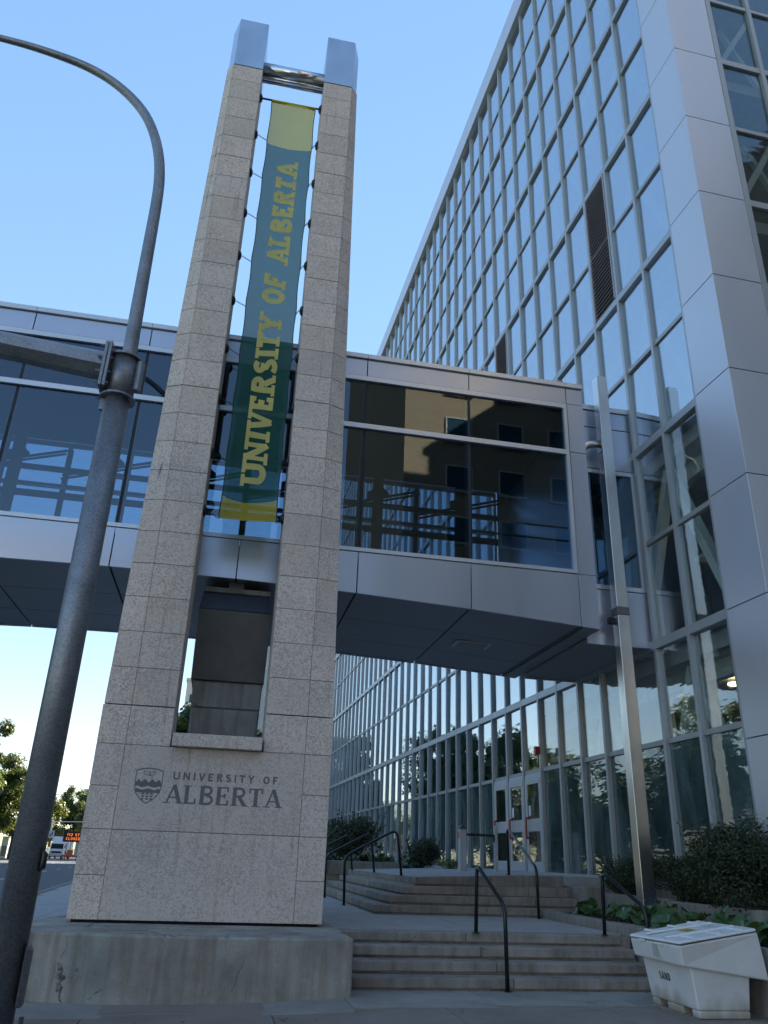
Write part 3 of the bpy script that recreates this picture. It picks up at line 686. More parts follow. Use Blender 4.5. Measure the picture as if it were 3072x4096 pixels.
# ================================================================== SKYBRIDGE
YB, YBK = 14.34, 19.3
bz = lambda x: 6.33-.0044*(x+2.0)**2
sb = thing('skybridge', 'glazed footbridge with grey metal panels crossing behind the stone tower', 'bridge', (-8, 16.8, 6.3))
JX = [6.77-2.3*i for i in range(17)]
XEND = 7.17; XST = JX[-1]
CT, FT, FB, GT, MID, GB, RB = 11.73, 11.615, 11.17, 11.06, 9.99, 7.187, 7.11
edges = [XEND]+JX
g = .009
for x1, x0 in zip(edges[:-1], edges[1:]):
    last = x1 == XEND
    # front + back panels
    for side, ya, yb in ((0, YB, YB+.06), (1, YBK-.06, YBK)):
        MB().box(x0+g, x1-g, ya, yb, FB+.02, FT-.012).build('fascia_panel', m_fascia, sb, bevel=.004)
        lo = [(x0+g, ya, bz(x0)), (x1-g, ya, bz(x1)), (x1-g, yb, bz(x1)), (x0+g, yb, bz(x0))]
        hi = [(x, y, RB-.012) for x, y, _ in lo]
        MB().hexa(lo, hi).build('fascia_panel', m_fascia, sb, bevel=.004)
        if last:
            for za, zb in ((RB-.004, 9.95), (9.962, FB+.012)):
                MB().box(x0+.012, x1-g, ya, yb, za, zb).build('fascia_panel', m_fascia, sb, bevel=.004)
    # soffit panels: three strips
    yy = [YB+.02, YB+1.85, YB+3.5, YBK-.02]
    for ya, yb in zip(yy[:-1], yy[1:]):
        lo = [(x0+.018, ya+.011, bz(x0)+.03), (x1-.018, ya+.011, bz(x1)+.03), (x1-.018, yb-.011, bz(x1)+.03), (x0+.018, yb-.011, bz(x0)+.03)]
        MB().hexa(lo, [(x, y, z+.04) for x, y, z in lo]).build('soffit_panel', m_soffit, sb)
    MB().box(x0+.002, x1-.002, YB-.05, YB+.12, FT, CT).build('coping', m_rail, sb, bevel=.006)
    MB().box(x0+.002, x1-.002, YBK-.12, YBK+.05, FT, CT).build('coping', m_rail, sb, bevel=.006)
    if not last:
        for side, yg in ((0, YB+.03), (1, YBK-.03)):
            ins = .03 if side == 0 else .03
            MB().box(x0+ins, x1-ins, yg, yg+.012, MID, GT).build('pane', m_bglass, sb)
            MB().box(x0+ins, x1-ins, yg, yg+.012, GB, MID-.11).build('pane', m_bglass, sb)
            MB().box(x0-.05, x0+.05, yg+.02, yg+.22, GB, GT).build('post', m_dark, sb)
X0L, X1L = XST, 6.75
for ya, yb, s_ in ((YB-.025, YB+.05, 0), (YBK-.05, YBK+.025, 1)):
    MB().box(X0L, X1L, ya, yb, GT, FB).build('top_rail', m_rail, sb)
    MB().box(X0L, X1L, ya, yb, MID-.11, MID).build('middle_rail', m_rail, sb)
    MB().box(X0L, X1L, ya, yb, RB, GB).build('sill_rail', m_rail, sb)
    MB().box(6.68, X1L+.005, ya-.003, yb, GB-.07, GT+.1).build('jamb', m_rail, sb)
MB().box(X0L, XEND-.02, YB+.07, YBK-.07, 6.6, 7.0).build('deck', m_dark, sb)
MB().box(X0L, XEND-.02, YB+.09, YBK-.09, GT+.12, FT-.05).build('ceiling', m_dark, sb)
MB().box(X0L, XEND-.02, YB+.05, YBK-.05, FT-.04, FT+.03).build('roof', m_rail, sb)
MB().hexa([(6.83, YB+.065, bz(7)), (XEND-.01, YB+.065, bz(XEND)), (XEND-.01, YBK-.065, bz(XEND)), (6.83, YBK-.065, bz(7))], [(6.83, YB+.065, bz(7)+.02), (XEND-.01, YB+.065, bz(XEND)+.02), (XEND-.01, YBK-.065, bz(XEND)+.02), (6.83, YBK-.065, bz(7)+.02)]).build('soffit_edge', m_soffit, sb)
MB().box(XEND-.07, XEND-.012, YB+.07, YBK-.07, bz(XEND)+.03, FT).build('end_wall', m_fascia, sb)
# inside: handrails, cross bracing with hubs, ceiling strips
for z in (7.95, 8.25):
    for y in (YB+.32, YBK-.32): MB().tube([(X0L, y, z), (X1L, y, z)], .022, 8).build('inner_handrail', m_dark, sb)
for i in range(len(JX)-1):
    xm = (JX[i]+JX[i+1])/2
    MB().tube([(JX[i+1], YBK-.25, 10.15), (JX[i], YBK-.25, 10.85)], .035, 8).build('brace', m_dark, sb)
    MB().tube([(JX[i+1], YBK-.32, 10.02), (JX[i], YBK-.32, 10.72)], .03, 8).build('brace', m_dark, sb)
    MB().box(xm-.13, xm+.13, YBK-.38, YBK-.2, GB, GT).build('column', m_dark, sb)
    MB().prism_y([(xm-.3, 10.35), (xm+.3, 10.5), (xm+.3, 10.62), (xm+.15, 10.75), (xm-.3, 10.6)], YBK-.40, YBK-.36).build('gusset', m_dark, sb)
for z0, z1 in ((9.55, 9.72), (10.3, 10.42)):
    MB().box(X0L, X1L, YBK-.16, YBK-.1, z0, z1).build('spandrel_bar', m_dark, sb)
# grille in the soffit
gx, gy = 5.25, 16.9
gf = MB(); gz = bz(gx)+.025
gf.box(gx-.42, gx+.42, gy-.25, gy+.25, gz-.03, gz+.01); go = gf.build('soffit_light', m_rail, sb)
MB().box(gx-.34, gx+.34, gy-.17, gy+.17, gz-.045, gz-.031).build('lens', m_soffit, go)
# bird sticker on the glass
bd = MB(); bx, bzz = -.02, 7.55
for pts in ([(-.1, .0), (0, .03), (.1, .02), (.02, -.015)], [(0, .02), (.05, .07), (.07, .07), (.04, 0)], [(-.01, 0), (-.05, -.06), (-.03, -.05), (.03, -.01)]):
    bd.prism_y([(bx+a, bzz+b) for a, b in pts], YB+.02, YB+.0245)
bd.build('bird_decal', m_black, sb)
# the narrower link to the building
YL, YLB = 14.98, 18.7
lx0, lx1 = XEND, 8.70
for y0, y1, f_ in ((YL, YL+.06, 0), (YLB-.06, YLB, 1)):
    for za, zb in ((11.07, 11.52), (9.98, 11.06), (5.83, 7.05)):
        MB().box(lx0+.004, lx1-.06, y0, y1, za+.006, zb-.006).build('link_panel', m_fascia, sb, bevel=.004)
    MB().box(lx0+.004, lx1-.02, y0-.04, y1+.04, 11.525, 11.65).build('link_coping', m_rail, sb)
    MB().box(lx0+.02, lx1-.16, y0+.02, y0+.032, 7.16, 9.86).build('pane', m_bglass, sb)
    MB().box(lx0+.01, lx1-.05, y0-.012, y1, 9.86, 9.96).build('link_rail', m_rail, sb)
    MB().box(lx0+.01, lx1-.05, y0-.012, y1, 7.06, 7.16).build('link_rail', m_rail, sb)
    MB().box(lx1-.16, lx1-.05, y0-.015, y1, 7.155, 9.865).build('link_jamb', m_rail, sb)
    MB().box(lx1-.055, lx1+.02, y0-.005, y1, 5.85, 11.52).build('link_closure', m_alu, sb)
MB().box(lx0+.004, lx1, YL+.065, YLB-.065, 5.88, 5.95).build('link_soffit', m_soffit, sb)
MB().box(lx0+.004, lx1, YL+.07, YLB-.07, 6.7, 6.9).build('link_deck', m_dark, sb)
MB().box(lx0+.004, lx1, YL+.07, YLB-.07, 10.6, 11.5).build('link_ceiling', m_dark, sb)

# ================================================================== GLASS BUILDING (its own axes: x out of the street, y along the facade)
KF = 9.15; FA = R(1.8)
gb = thing('glass_building', 'tall curtain wall building of mirrored glass with grey metal corner', 'building', (KF*math.cos(FA), KF*math.sin(FA), 0))
gb.rotation_euler = (0, 0, FA); OFF[gb.name] = Vector((0, 0, 0))
S0, MOD, NM = 12.124, 1.2255, 100
my = [S0+MOD*i for i in range(NM+1)]
zr = [1.36, 3.93]+[5.9+2.247*j for j in range(13)]     # rows; last is the roof band
zr[-1] = 32.95
main = {2+2*j for j in range(6)}
def part(mb_, name, mat, parent=gb, **k): return mb_.build(name, mat, parent, **k)
for i, y in enumerate(my):
    if i == 0: part(MB().box(-.09, .06, y-.15, y, 1.2, 33.0), 'mullion', m_alu)
    else: part(MB().box(-.085, .06, y-.046, y+.046, 1.2, 33.0), 'mullion', m_alu)
Y1 = my[-1]
for j, z in enumerate(zr[:-1]):
    if j in main: part(MB().box(-.080, .10, S0, Y1, z-.10, z+.08), 'transom', m_alu)
    elif j == 0: part(MB().box(-.10, .08, S0, Y1, 1.25, 1.42), 'base_transom', m_alu)
    else: part(MB().box(-.045, .06, S0, Y1, z-.05, z+.05), 'thin_transom', m_alu_d)
for a in range(0, 25):
    ya = 10.86+a*(Y1-10.86)/25; yb = 10.86+(a+1)*(Y1-10.86)/25
    part(MB().box(-.20, .3, ya+.006, yb-.006, 32.92, 34.03), 'roof_band', m_panel)
# panes: the nearest one by one, the far field as one part
pm = MB(); pm.box(0, .012, -.5, .5, -.5, .5); pane_me = pm.mesh('pane', m_fglass); pane_low = pm.mesh('ground_pane', m_gglass); pane_dim = pm.mesh('dim_pane', m_dimglass)
far = MB(); farlow = MB(); rnd = random.Random(11)
louv = {(2, 6), (2, 7), (8, 6), (8, 7)}
for i in range(NM):
    for j in range(len(zr)-1):
        if i in (7, 8, 9) and j == 0: continue
        if (i, j) in louv: continue
        ya, yb = my[i]+.04, my[i+1]-.04
        if i == 0: ya = my[0]-.01
        za, zb = zr[j]+.04, zr[j+1]-.04
        if i < 21:
            o = bpy.data.objects.new('pane', pane_low if j == 0 else pane_dim if j < 4 and i < 7 else pane_me); COL.objects.link(o); o.parent = gb
            o.location = (0, (ya+yb)/2, (za+zb)/2); o.scale = (1, yb-ya, zb-za)
            o.rotation_euler = (0, rnd.gauss(0, .005), rnd.gauss(0, .007))
        else:
            t1, t2 = rnd.gauss(0, .003), rnd.gauss(0, .002)
            (far if j else farlow).add([(-t1, ya, za), (t1, yb, za), (t1+t2, yb, zb), (-t1+t2, ya, zb)], [(0, 3, 2, 1)])
stuff(far.build('far_panes', m_fglass, gb)); stuff(farlow.build('far_ground_panes', m_gglass, gb))
# louvres
for (i, ja, jb) in ((2, 6, 7), (8, 6, 7)):
    ya, yb, za, zb = my[i]+.06, my[i+1]-.06, zr[ja]+.1, zr[jb+1]-.1
    lv = part(MB().box(.03, .10, ya, yb, za, zb), 'louvre', m_gap)
    fr_ = MB(); fr_.box(-.10, .02, ya-.002, ya+.05, za, zb); fr_.box(-.10, .02, yb-.05, yb+.002, za, zb); part(fr_, 'frame', m_louv, lv)
    n = 34
    for q in range(n):
        z = za+(zb-za)*(q+.5)/n
        MB().hexa([(-.095, ya+.05, z-.045), (-.08, ya+.05, z-.055), (-.08, yb-.05, z-.055), (-.095, yb-.05, z-.045)],
                  [(.0, ya+.05, z+.045), (.012, ya+.05, z+.035), (.012, yb-.05, z+.035), (.0, yb-.05, z+.045)]).build('slat', m_louv, lv)
# corner panels, one bent sheet per storey half
cz_ = [-.2, 1.4, 3.65]+[5.9+2.247*j for j in range(13)]
for za, zb in zip(cz_[:-1], cz_[1:]):
    o_ = MB().prism([(-.165, 11.975), (-.165, 10.88), (.95, 10.88), (.95, 10.94), (-.10, 10.94), (-.10, 11.975)], za+.008, zb-.008)
    part(o_, 'corner_panel', m_panel, bevel=.004)
part(MB().box(-.13, .92, 10.90, 11.97, -.2, 32.95), 'corner_core', m_gap)
# south face
sx_ = [1.03, 2.2, 3.4, 4.6, 5.8, 7.0, 8.2, 9.4, 10.6]
for x in sx_: part(MB().box(x-.055, x+.055, 10.87, 11.0, 1.2, 33.0), 'mullion', m_alu)
part(MB().box(.952, .995, 10.865, 10.99, 1.2, 33.0), 'jamb', m_alu)
for j, z in enumerate(zr[:-1]):
    part(MB().box(.99, 10.6, 10.90, 11.02, z-(.09 if j in main else .055), z+(.08 if j in main else .055)), 'transom', m_alu)
    for xa, xb in zip(sx_[:-1], sx_[1:]):
        if xa < 4:
            o = MB().box(xa+.04, xb-.04, 10.95, 10.962, zr[j]+.04, zr[j+1]-.04).build('pane', m_dglass, gb)
part(MB().box(4.6, 10.6, 10.95, 10.962, 1.3, 33.0), 'glazing', m_dglass)
# insides
for j in sorted(main)+[0]:
    z = zr[j]; part(MB().box(.40, 9.0, 11.3, Y1, z-.38 if j else .9, z-.06), 'floor_slab', m_slab)
    if j: part(MB().box(.9, 1.1, 11.3, Y1, z-.75, z-.385), 'edge_beam', m_white)
part(MB().box(9.0, 9.2, 11.0, Y1, -.1, 33.5), 'inner_wall', m_int)
part(MB().box(-.1, 45, 10.95, Y1, 33.3, 33.9), 'roof', m_slab)
part(MB().box(44.8, 45, 11.0, Y1, -.1, 33.3), 'rear_wall', m_slab)
part(MB().box(0.1, 45, Y1-.2, Y1, -.1, 33.3), 'end_wall', m_slab)
part(MB().box(10.62, 45, 10.95, 11.1, -.1, 33.3), 'side_wall', m_panel)
part(MB().box(-.12, 9.0, 10.9, Y1, -.12, 1.24), 'base_wall', m_conc)
cz2 = [zr[0]]+[zr[j] for j in sorted(main)]+[32.9]
for q in range(0, 21, 3):
    y = my[0]+.25+q*MOD
    part(MB().tube([(1.0, y, 1.4), (1.0, y, 32.9)], .14, 12), 'column', m_white)
    if q < 15:
        for za, zb in zip(cz2[:-1], cz2[1:]):
            part(MB().bar((.55, y+.1, za+.1), (.55, y+MOD*1.5, zb-.5), .2, .2), 'brace', m_white)
            part(MB().bar((.55, y+MOD*3-.1, za+.1), (.55, y+MOD*1.5, zb-.5), .2, .2), 'brace', m_white)
for x in (3.0, 5.5):
    for za, zb in zip(cz2[:-1], cz2[1:]):
        part(MB().bar((x-1.8, 12.0, za+.1), (x+.4, 12.0, zb-.5), .14, .14), 'brace', m_white)
        part(MB().bar((x+1.6, 12.6, za+.1), (x-.2, 12.6, zb-.5), .12, .12), 'brace', m_white)
# a lit lamp inside and a desk shelf glimpsed through the lower panes
m_lamp = emit('ceiling_lamp', (1, .82, .5), 2.2)
for (x, y, z) in ((2.2, 15.2, 5.35), (2.0, 13.6, 7.0), (2.6, 17.3, 5.35)):
    part(MB().tube([(x, y, z), (x, y, z+.04)], .16, 12), 'ceiling_lamp', m_lamp)
part(MB().box(1.5, 3.5, 13.0, 13.1, 6.0, 8.4), 'shelf', m_dark); part(MB().box(1.3, 3.5, 12.95, 14.8, 8.0, 8.08), 'shelf', m_white)
# doors
for d in range(3):
    ya, yb = my[7+d]+.06, my[8+d]-.06; za, zb = 1.385, 3.80
    dr = part(MB().box(-.06, -.01, ya, yb, zb+.006, 3.93-.05), 'door_header', m_doorf)
    dm = MB(); sw_ = .15
    dm.box(-.075, -.03, ya+.008, ya+sw_, za, zb); dm.box(-.075, -.03, yb-sw_, yb-.008, za, zb)
    dm.box(-.075, -.03, ya+sw_, yb-sw_, za, za+.27); dm.box(-.075, -.03, ya+sw_, yb-sw_, za+1.02, za+1.33); dm.box(-.075, -.03, ya+sw_, yb-sw_, zb-.19, zb)
    dl = part(dm, 'door', m_doorf, bevel=.006)
    for a, b in ((za+.27, za+1.02), (za+1.33, zb-.19)):
        MB().box(-.062, -.05, ya+sw_, yb-sw_, a, b).build('pane', m_dglass, dl)
    hy = yb-.22 if d > 0 else ya+.20
    if d == 0: hy = yb-.20
    MB().tube(bent([(-.07, hy, za+.86), (-.15, hy, za+.86), (-.15, hy, za+1.36), (-.07, hy, za+1.36)], .05), .03, 8).build('handle', m_red, dl, True)
    for hz in (.25, 1.15, 2.2):
        MB().tube([(-.085, ya+.012, za+hz), (-.085, ya+.012, za+hz+.14)], .014, 8).build('hinge', m_steel, dl)
    if d < 2: MB().box(-.0665, -.0645, yb-.36, yb-.22, za+1.42, za+1.68).build('notice', simple('paper_notice', (.7, .72, .72), .8), dl)
al = tag(MB().box(8.14, 8.27, 20.58, 20.70, 4.28, 4.48).build('alarm_bell', simple('alarm_red', (.42, .02, .015), .4)), 'small red alarm box on the mullion above the glass doors', 'alarm')
MB().tube([(8.24, 20.66, 3.95), (8.24, 20.66, 4.28)], .012, 6).build('conduit', m_black, al)

# ================================================================== STAINLESS DUCT POLE
sp = thing('steel_pole', 'tall square brushed steel post standing in the planter at the bridge end', 'post', (7.75, 14.6, .6))
px0, px1, py0, py1 = 7.66, 7.91, 14.5, 14.75
MB().box(px0, px1, py0, py1, .5, 6.37).build('shaft', m_steel, sp, bevel=.006)
MB().box(px0, px1, py0, py1, 6.54, 12.2).build('shaft', m_steel, sp, bevel=.006)
MB().box(px0-.012, px1+.012, py0-.012, py1+.012, 6.375, 6.535).build('collar', simple('collar_grey', (.16, .15, .16), .5, .3), sp, bevel=.004)
MB().box(px0-.16, px0-.005, py0+.06, py0+.18, 6.19, 6.31).build('bracket', m_black, sp)
MB().tube(bent([(7.19, 14.72, 9.95), (7.26, 14.64, 10.36), (7.64, 14.62, 10.42)], .25, 8), .085, 16).build('elbow_pipe', m_steel, sp, True)
MB().box(px0-.018, px0-.002, py0+.0, py0+.24, 10.2, 10.6).build('flange', m_steel, sp)
kp = MB().box(px0+.002, px1+.004, py0-.006, py0-.001, .55, 1.28).build('kick_plate', simple('kick_plate_grey', (.10, .11, .13), .4, .6), sp)
for a in (px0+.02, (px0+px1)/2, px1-.02):
    for z in (1.26, 1.08, .9):
        if a == (px0+px1)/2 and z < 1.2: continue
        MB().tube([(a, py0-.006, z), (a, py0-.014, z)], .009, 6).build('rivet', m_steel, kp)

# ================================================================== SIGNAL POLE (left)
gp_ = thing('signal_pole', 'thick galvanised signal pole with a curved lamp arm at the left edge', 'pole', (-1.9, 9.7, 0))
PX, PYY = -1.93, 9.72
MB().tube([(PX, PYY, -.09), (PX, PYY, 7.5)], [.176, .165], 12).build('pole', m_galv, gp_, True)
mast = [(-1.89, 7.4), (-1.90, 8.1), (-1.915, 9.2), (-1.925, 10.1), (-1.935, 10.75), (-1.96, 11.2), (-2.03, 11.65), (-2.16, 12.09), (-2.36, 12.5), (-2.64, 12.84), (-3.0, 13.13), (-3.4, 13.33), (-3.8, 13.45), (-4.3, 13.55), (-4.85, 13.61), (-6.3, 13.72)]
rr = [.105, .10, .094, .089, .085, .083, .081, .079, .077, .074, .071, .067, .063, .058, .053, .045]
def smooth(p, n=4):
    o = []
    for i in range(len(p)-1):
        a, b, c, d = [Vector(p[max(0, min(len(p)-1, k))]) for k in (i-1, i, i+1, i+2)]
        for q in range(n):
            t_ = q/n; o.append(.5*((2*b)+(c-a)*t_+(2*a-5*b+4*c-d)*t_*t_+(3*b-a-3*c+d)*t_**3))
    return o+[Vector(p[-1])]
ms_ = smooth([(x, z, q) for (x, z), q in zip(mast, rr)])
MB().tube([(v.x, 9.76, v.y) for v in ms_], [v.z for v in ms_], 14).build('mast', m_galv, gp_, True)
lh = MB(); lh.tube([(-6.2, 9.76, 13.72), (-6.5, 9.76, 13.73), (-6.8, 9.76, 13.74), (-7.1, 9.76, 13.70), (-7.2, 9.76, 13.68)], [.05, .12, .16, .12, .04], 12)
lho = lh.build('lamp_head', m_galv, gp_, True)
MB().tube([(-6.7, 9.76, 13.88), (-6.7, 9.76, 13.98)], .05, 10).build('photocell', m_black, lho)
cl = MB(); cl.tube([(PX, PYY, 7.17), (PX, PYY, 7.80)], .195, 20); clo = cl.build('clamp', m_galv, gp_, True)
for z in (7.17, 7.80):
    MB().tube([(PX, PYY, z-.014), (PX, PYY, z+.014)], .235, 20).build('flange', m_galv, clo)
for xx in (-2.10, -2.15):
    MB().box(xx-.022, xx+.022, PYY-.26, PYY+.26, 7.22, 7.92).build('flange_plate', m_galv, clo, bevel=.006)
for dy in (-.22, .22):
    for z in (7.28, 7.45, 7.68, 7.86):
        MB().tube([(-2.24, PYY+dy, z), (-2.05, PYY+dy, z)], .018, 6).build('bolt', m_galv, clo)
MB().prism_x([(PYY-.03, 7.22), (PYY+.03, 7.22), (PYY+.03, 6.98), (PYY-.03, 6.98)], -2.14, -2.06).build('gusset', m_galv, clo)
MB().tube([(-1.70, PYY-.06, 7.3), (-1.70, PYY-.06, 7.75)], .06, 10).build('wire_boss', m_galv, clo)
MB().tube([(-2.17, PYY, 7.66), (-3.6, PYY, 7.79), (-9.5, PYY, 8.15)], [.205, .185, .11], 8).build('signal_arm', m_galv, gp_)
sgn = MB(); sgn.box(-8.9, -8.6, PYY-.35, PYY-.12, 7.4, 8.4); so = sgn.build('signal_head', m_black, gp_)
hc = MB(); hc.prism_x([(PYY-.22+.02*math.cos(a)+.0, .62+.24*math.sin(a)) for a in [0]]+[], 0, 0) if 0 else None
MB().hexa([(-1.75, PYY-.12, .12), (-1.70, PYY-.05, .12), (-1.70, PYY+.08, .12), (-1.75, PYY+.12, .12)], [(-1.75, PYY-.12, .68), (-1.70, PYY-.05, .62), (-1.70, PYY+.08, .62), (-1.75, PYY+.12, .68)]).build('hand_hole_cover', m_galv, gp_, bevel=.02, seg=2)
MB().box(PX-.26, PX+.26, PYY-.26, PYY+.26, -.09, -.055).build('base_plate', m_galv, gp_)
for a in (-1, 1):
    for b in (-1, 1): MB().tube([(PX+a*.21, PYY+b*.21, -.06), (PX+a*.21, PYY+b*.21, .01)], .025, 8).build('anchor_bolt', m_galv, gp_)
MB().tube([(PX+.13, PYY-.06, 1.36), (PX+.185, PYY-.07, 1.40), (PX+.185, PYY-.07, 1.52), (PX+.13, PYY-.06, 1.58)], [.02, .035, .035, .02], 8).build('cable_clip', m_black, gp_, True)

# ================================================================== HANDRAILS
def rail(label, pts, rad, feet, r_=.029):
    o = tag(MB().tube(bent(pts, rad, 6), r_, 12).build('handrail', m_black, None, True), label, 'handrail', 'black pipe handrails on the steps')
    for f in feet: MB().tube([(f[0], f[1], f[2]), (f[0], f[1], f[2]+.012)], .055, 14).build('foot_plate', m_black, o)
    return o
rail('black pipe handrail in the middle of the lower steps', [(4.12, 11.80, 0), (4.12, 11.83, 1.04), (4.05, 12.88, 1.56), (4.02, 12.88, .62)], .16, [(4.02, 12.88, .62), (4.12, 11.80, 0)])
rail('black pipe handrail behind the white bin at the end of the lower steps', [(6.30, 11.82, 0), (6.28, 11.86, 1.06), (6.12, 12.86, 1.52), (6.09, 12.86, .62)], .14, [(6.09, 12.86, .62)])
rail('black pipe handrail in front of the red handled doors', [(6.40, 16.38, .62), (6.41, 16.42, 1.52), (6.50, 18.36, 2.34), (6.53, 18.42, 1.36)], .16, [(6.53, 18.42, 1.355)])
HP = [(2.985, 19.33, .62), (2.95, 19.33, 1.62), (4.15, 19.30, 2.24), (4.26, 19.25, 1.262)]
for dy, ddx, lab in ((0, 0, 'black pipe handrail nearest of the row beside the stone tower'), (3.35, .0, 'black pipe handrail second of the row beside the stone tower'), (5.9, -.18, 'black pipe handrail farthest of the row beside the stone tower')):
    rail(lab, [(x+ddx, y+dy, z) for x, y, z in HP], .2, [(HP[0][0]+ddx, HP[0][1]+dy, .62), (HP[3][0]+ddx, HP[3][1]+dy, 1.26)])

# door opener post and guard rail
dp = thing('door_post', 'slim grey door opener post with pointed dark cap before the glass wall', 'post', (6.75, 22.8, 1.37))
MB().box(6.66, 6.86, 22.72, 22.92, 1.36, 2.44).build('post', m_doorf, dp, bevel=.012)
MB().hexa([(6.64, 22.70, 2.443), (6.88, 22.70, 2.443), (6.88, 22.94, 2.443), (6.64, 22.94, 2.443)], [(6.75, 22.81, 2.54), (6.77, 22.81, 2.54), (6.77, 22.83, 2.54), (6.75, 22.83, 2.54)]).build('cap', m_black, dp)
MB().box(6.652, 6.659, 22.76, 22.88, 2.18, 2.36).build('push_plate', simple('push_plate_red', (.45, .12, .06), .5), dp)
gr = thing('guard_rail', 'short black guard rail between the grey post and the doors', 'rail', (7.3, 22.82, 1.37))
MB().box(6.865, 7.70, 22.79, 22.84, 2.26, 2.32).build('bar', m_black, gr)
MB().box(7.70, 7.78, 22.78, 22.86, 1.36, 2.55).build('post', m_doorf, gr)
MB().box(7.66, 7.697, 22.785, 22.845, 2.12, 2.255).build('hook', m_black, gr)

# ================================================================== SAND BIN
def bin_mat():
    m, t, p = newmat('white_plastic'); p.inputs['Roughness'].default_value = .45
    v = pos(t); a = noise_f(t, v, 4, 5)
    g_ = t.nodes.new('ShaderNodeNewGeometry'); s_ = t.nodes.new('ShaderNodeSeparateXYZ'); t.links.new(g_.outputs['Position'], s_.inputs[0])
    c = ramp(t, a, [(.3, (.66, .655, .64)), (.7, (.75, .745, .73))])
    m1 = N(t, 'Math', operation='MULTIPLY_ADD'); t.links.new(noise_f(t, pos(t, (1, 1, .5)), 3.2, 5), m1.inputs[0]); m1.inputs[1].default_value = .55; t.links.new(s_.outputs[2], m1.inputs[2])
    d = ramp(t, m1.outputs[0], [(.30, (.62, .55, .46)), (.50, (1, 1, 1))])   # road dirt splashed up from the ground
    c = mix(t, 1.0, c, d, 'MULTIPLY')
    f = noise_f(t, v, 22, 3, .7)
    c = mix(t, ramp(t, f, [(.72, (0, 0, 0)), (.76, (1, 1, 1))]), c, (.25, .24, .22))
    t.links.new(c, p.inputs['Base Color']); return m
m_bin = bin_mat()
bi = thing('sand_bin', 'white plastic sand bin with sloping lid at the foot of the steps', 'bin', (6.1, 10.4, 0))
by0, by1 = 9.86, 10.96
bw = MB()   # tapered lower body with two fork notches in the front (-x) side
def ring(z, x0, x1, y0, y1): return [(x0, y0, z), (x1, y0, z), (x1, y1, z), (x0, y1, z)]
bw.hexa(ring(.085, 5.785, 6.46, by0, by1), ring(.60, 5.705, 6.50, by0-.04, by1+.03))
for ya, yb in ((by0, by0+.17), (by0+.37, by1-.37), (by1-.17, by1)):
    bw.hexa(ring(0, 5.80, 6.455, ya, yb), ring(.086, 5.786, 6.46, ya, yb))
bw.build('body', m_bin, bi, bevel=.022, seg=3)
# flared hopper: low at the front, deep at the back
yA, yB_ = by0-.13, by1+.06
lo = [(5.60, yA+.06, .545), (6.70, yA+.03, .41), (6.70, yB_, .41), (5.62, yB_, .545)]
hi = [(5.555, yA, .765), (6.62, yA+.02, .93), (6.62, yB_, .93), (5.58, yB_, .745)]
MB().hexa(lo, hi).build('hopper', m_bin, bi, bevel=.022, seg=3)
lo = [(5.545, yA-.012, .782), (6.60, yA+.01, .938), (6.60, yB_, .938), (5.565, yB_, .760)]
hi = [(5.56, yA+.0, .815), (6.60, yA+.02, .972), (6.60, yB_-.01, .972), (5.58, yB_-.01, .793)]
ld = MB().hexa(lo, hi).build('lid', m_bin, bi, bevel=.014, seg=3)
def lidz(x): return .815+(x-5.56)*.1515
for y in (yA+.40, yB_-.40):
    MB().hexa([(5.60, y-.035, lidz(5.60)-.004), (6.55, y-.035, lidz(6.55)-.004), (6.55, y+.035, lidz(6.55)-.004), (5.60, y+.035, lidz(5.60)-.004)],
              [(5.62, y-.022, lidz(5.62)+.018), (6.53, y-.022, lidz(6.53)+.018), (6.53, y+.022, lidz(6.53)+.018), (5.62, y+.022, lidz(5.62)+.018)]).build('rib', m_bin, ld, bevel=.005)
for x in (5.78, 6.12, 6.42):
    for ya, yb in ((yA+.05, yA+.33), (yB_-.33, yB_-.05)):
        MB().hexa([(x-.03, ya, lidz(x-.03)-.004), (x+.03, ya, lidz(x+.03)-.004), (x+.03, yb, lidz(x+.03)-.004), (x-.03, yb, lidz(x-.03)-.004)],
                  [(x-.016, ya+.012, lidz(x)+.014), (x+.016, ya+.012, lidz(x)+.016), (x+.016, yb-.012, lidz(x)+.016), (x-.016, yb-.012, lidz(x)+.014)]).build('rib', m_bin, ld, bevel=.004)
# recessed latch, stencil and sticker
MB().box(5.566, 5.59, 10.30, 10.42, .60, .735).build('latch_recess', simple('latch_grey', (.42, .42, .41), .6), bi)
for ya in (10.12, 10.60):
    MB().box(5.552, 5.575, ya, ya+.13, .735, .762).build('lid_catch', m_bin, bi, bevel=.004)
def bplace2(u, v, w_):
    z = .325+v*.085; return (5.748-(z-.325)*.155-.003-w_, 10.62-u*.052, z)
letters('SAND', .22, .20, 0, bplace2, .26/.052, .10, .0006, m_black, bi)
yz = lambda x, y: (x, y, lidz(x)+.0035)
sk = MB(); sk.add([yz(5.98, 10.24), yz(6.13, 10.24), yz(6.13, 10.52), yz(5.98, 10.52)], [(0, 1, 2, 3)]); sko = sk.build('sticker', simple('yellow_sticker', (.62, .46, .05), .6), ld)
mb = MB()
for k in range(3): mb.add([(x, y, z+.001) for x, y, z in (yz(6.01+k*.035, 10.28), yz(6.025+k*.035, 10.28), yz(6.025+k*.035, 10.48), yz(6.01+k*.035, 10.48))], [(0, 1, 2, 3)])
mb.build('sticker_print', m_black, sko)
rs = random.Random(5); mb = MB()
for k in range(9):   # faded scribble on the lid
    x = 6.36+rs.uniform(-.05, .05); y = 10.55-k*.035; mb.add([yz(x-.05, y), yz(x-.045, y+.006), yz(x+.05, y+.03), yz(x+.045, y+.022)], [(0, 1, 2, 3)])
mb.build('scribble', m_black, ld)

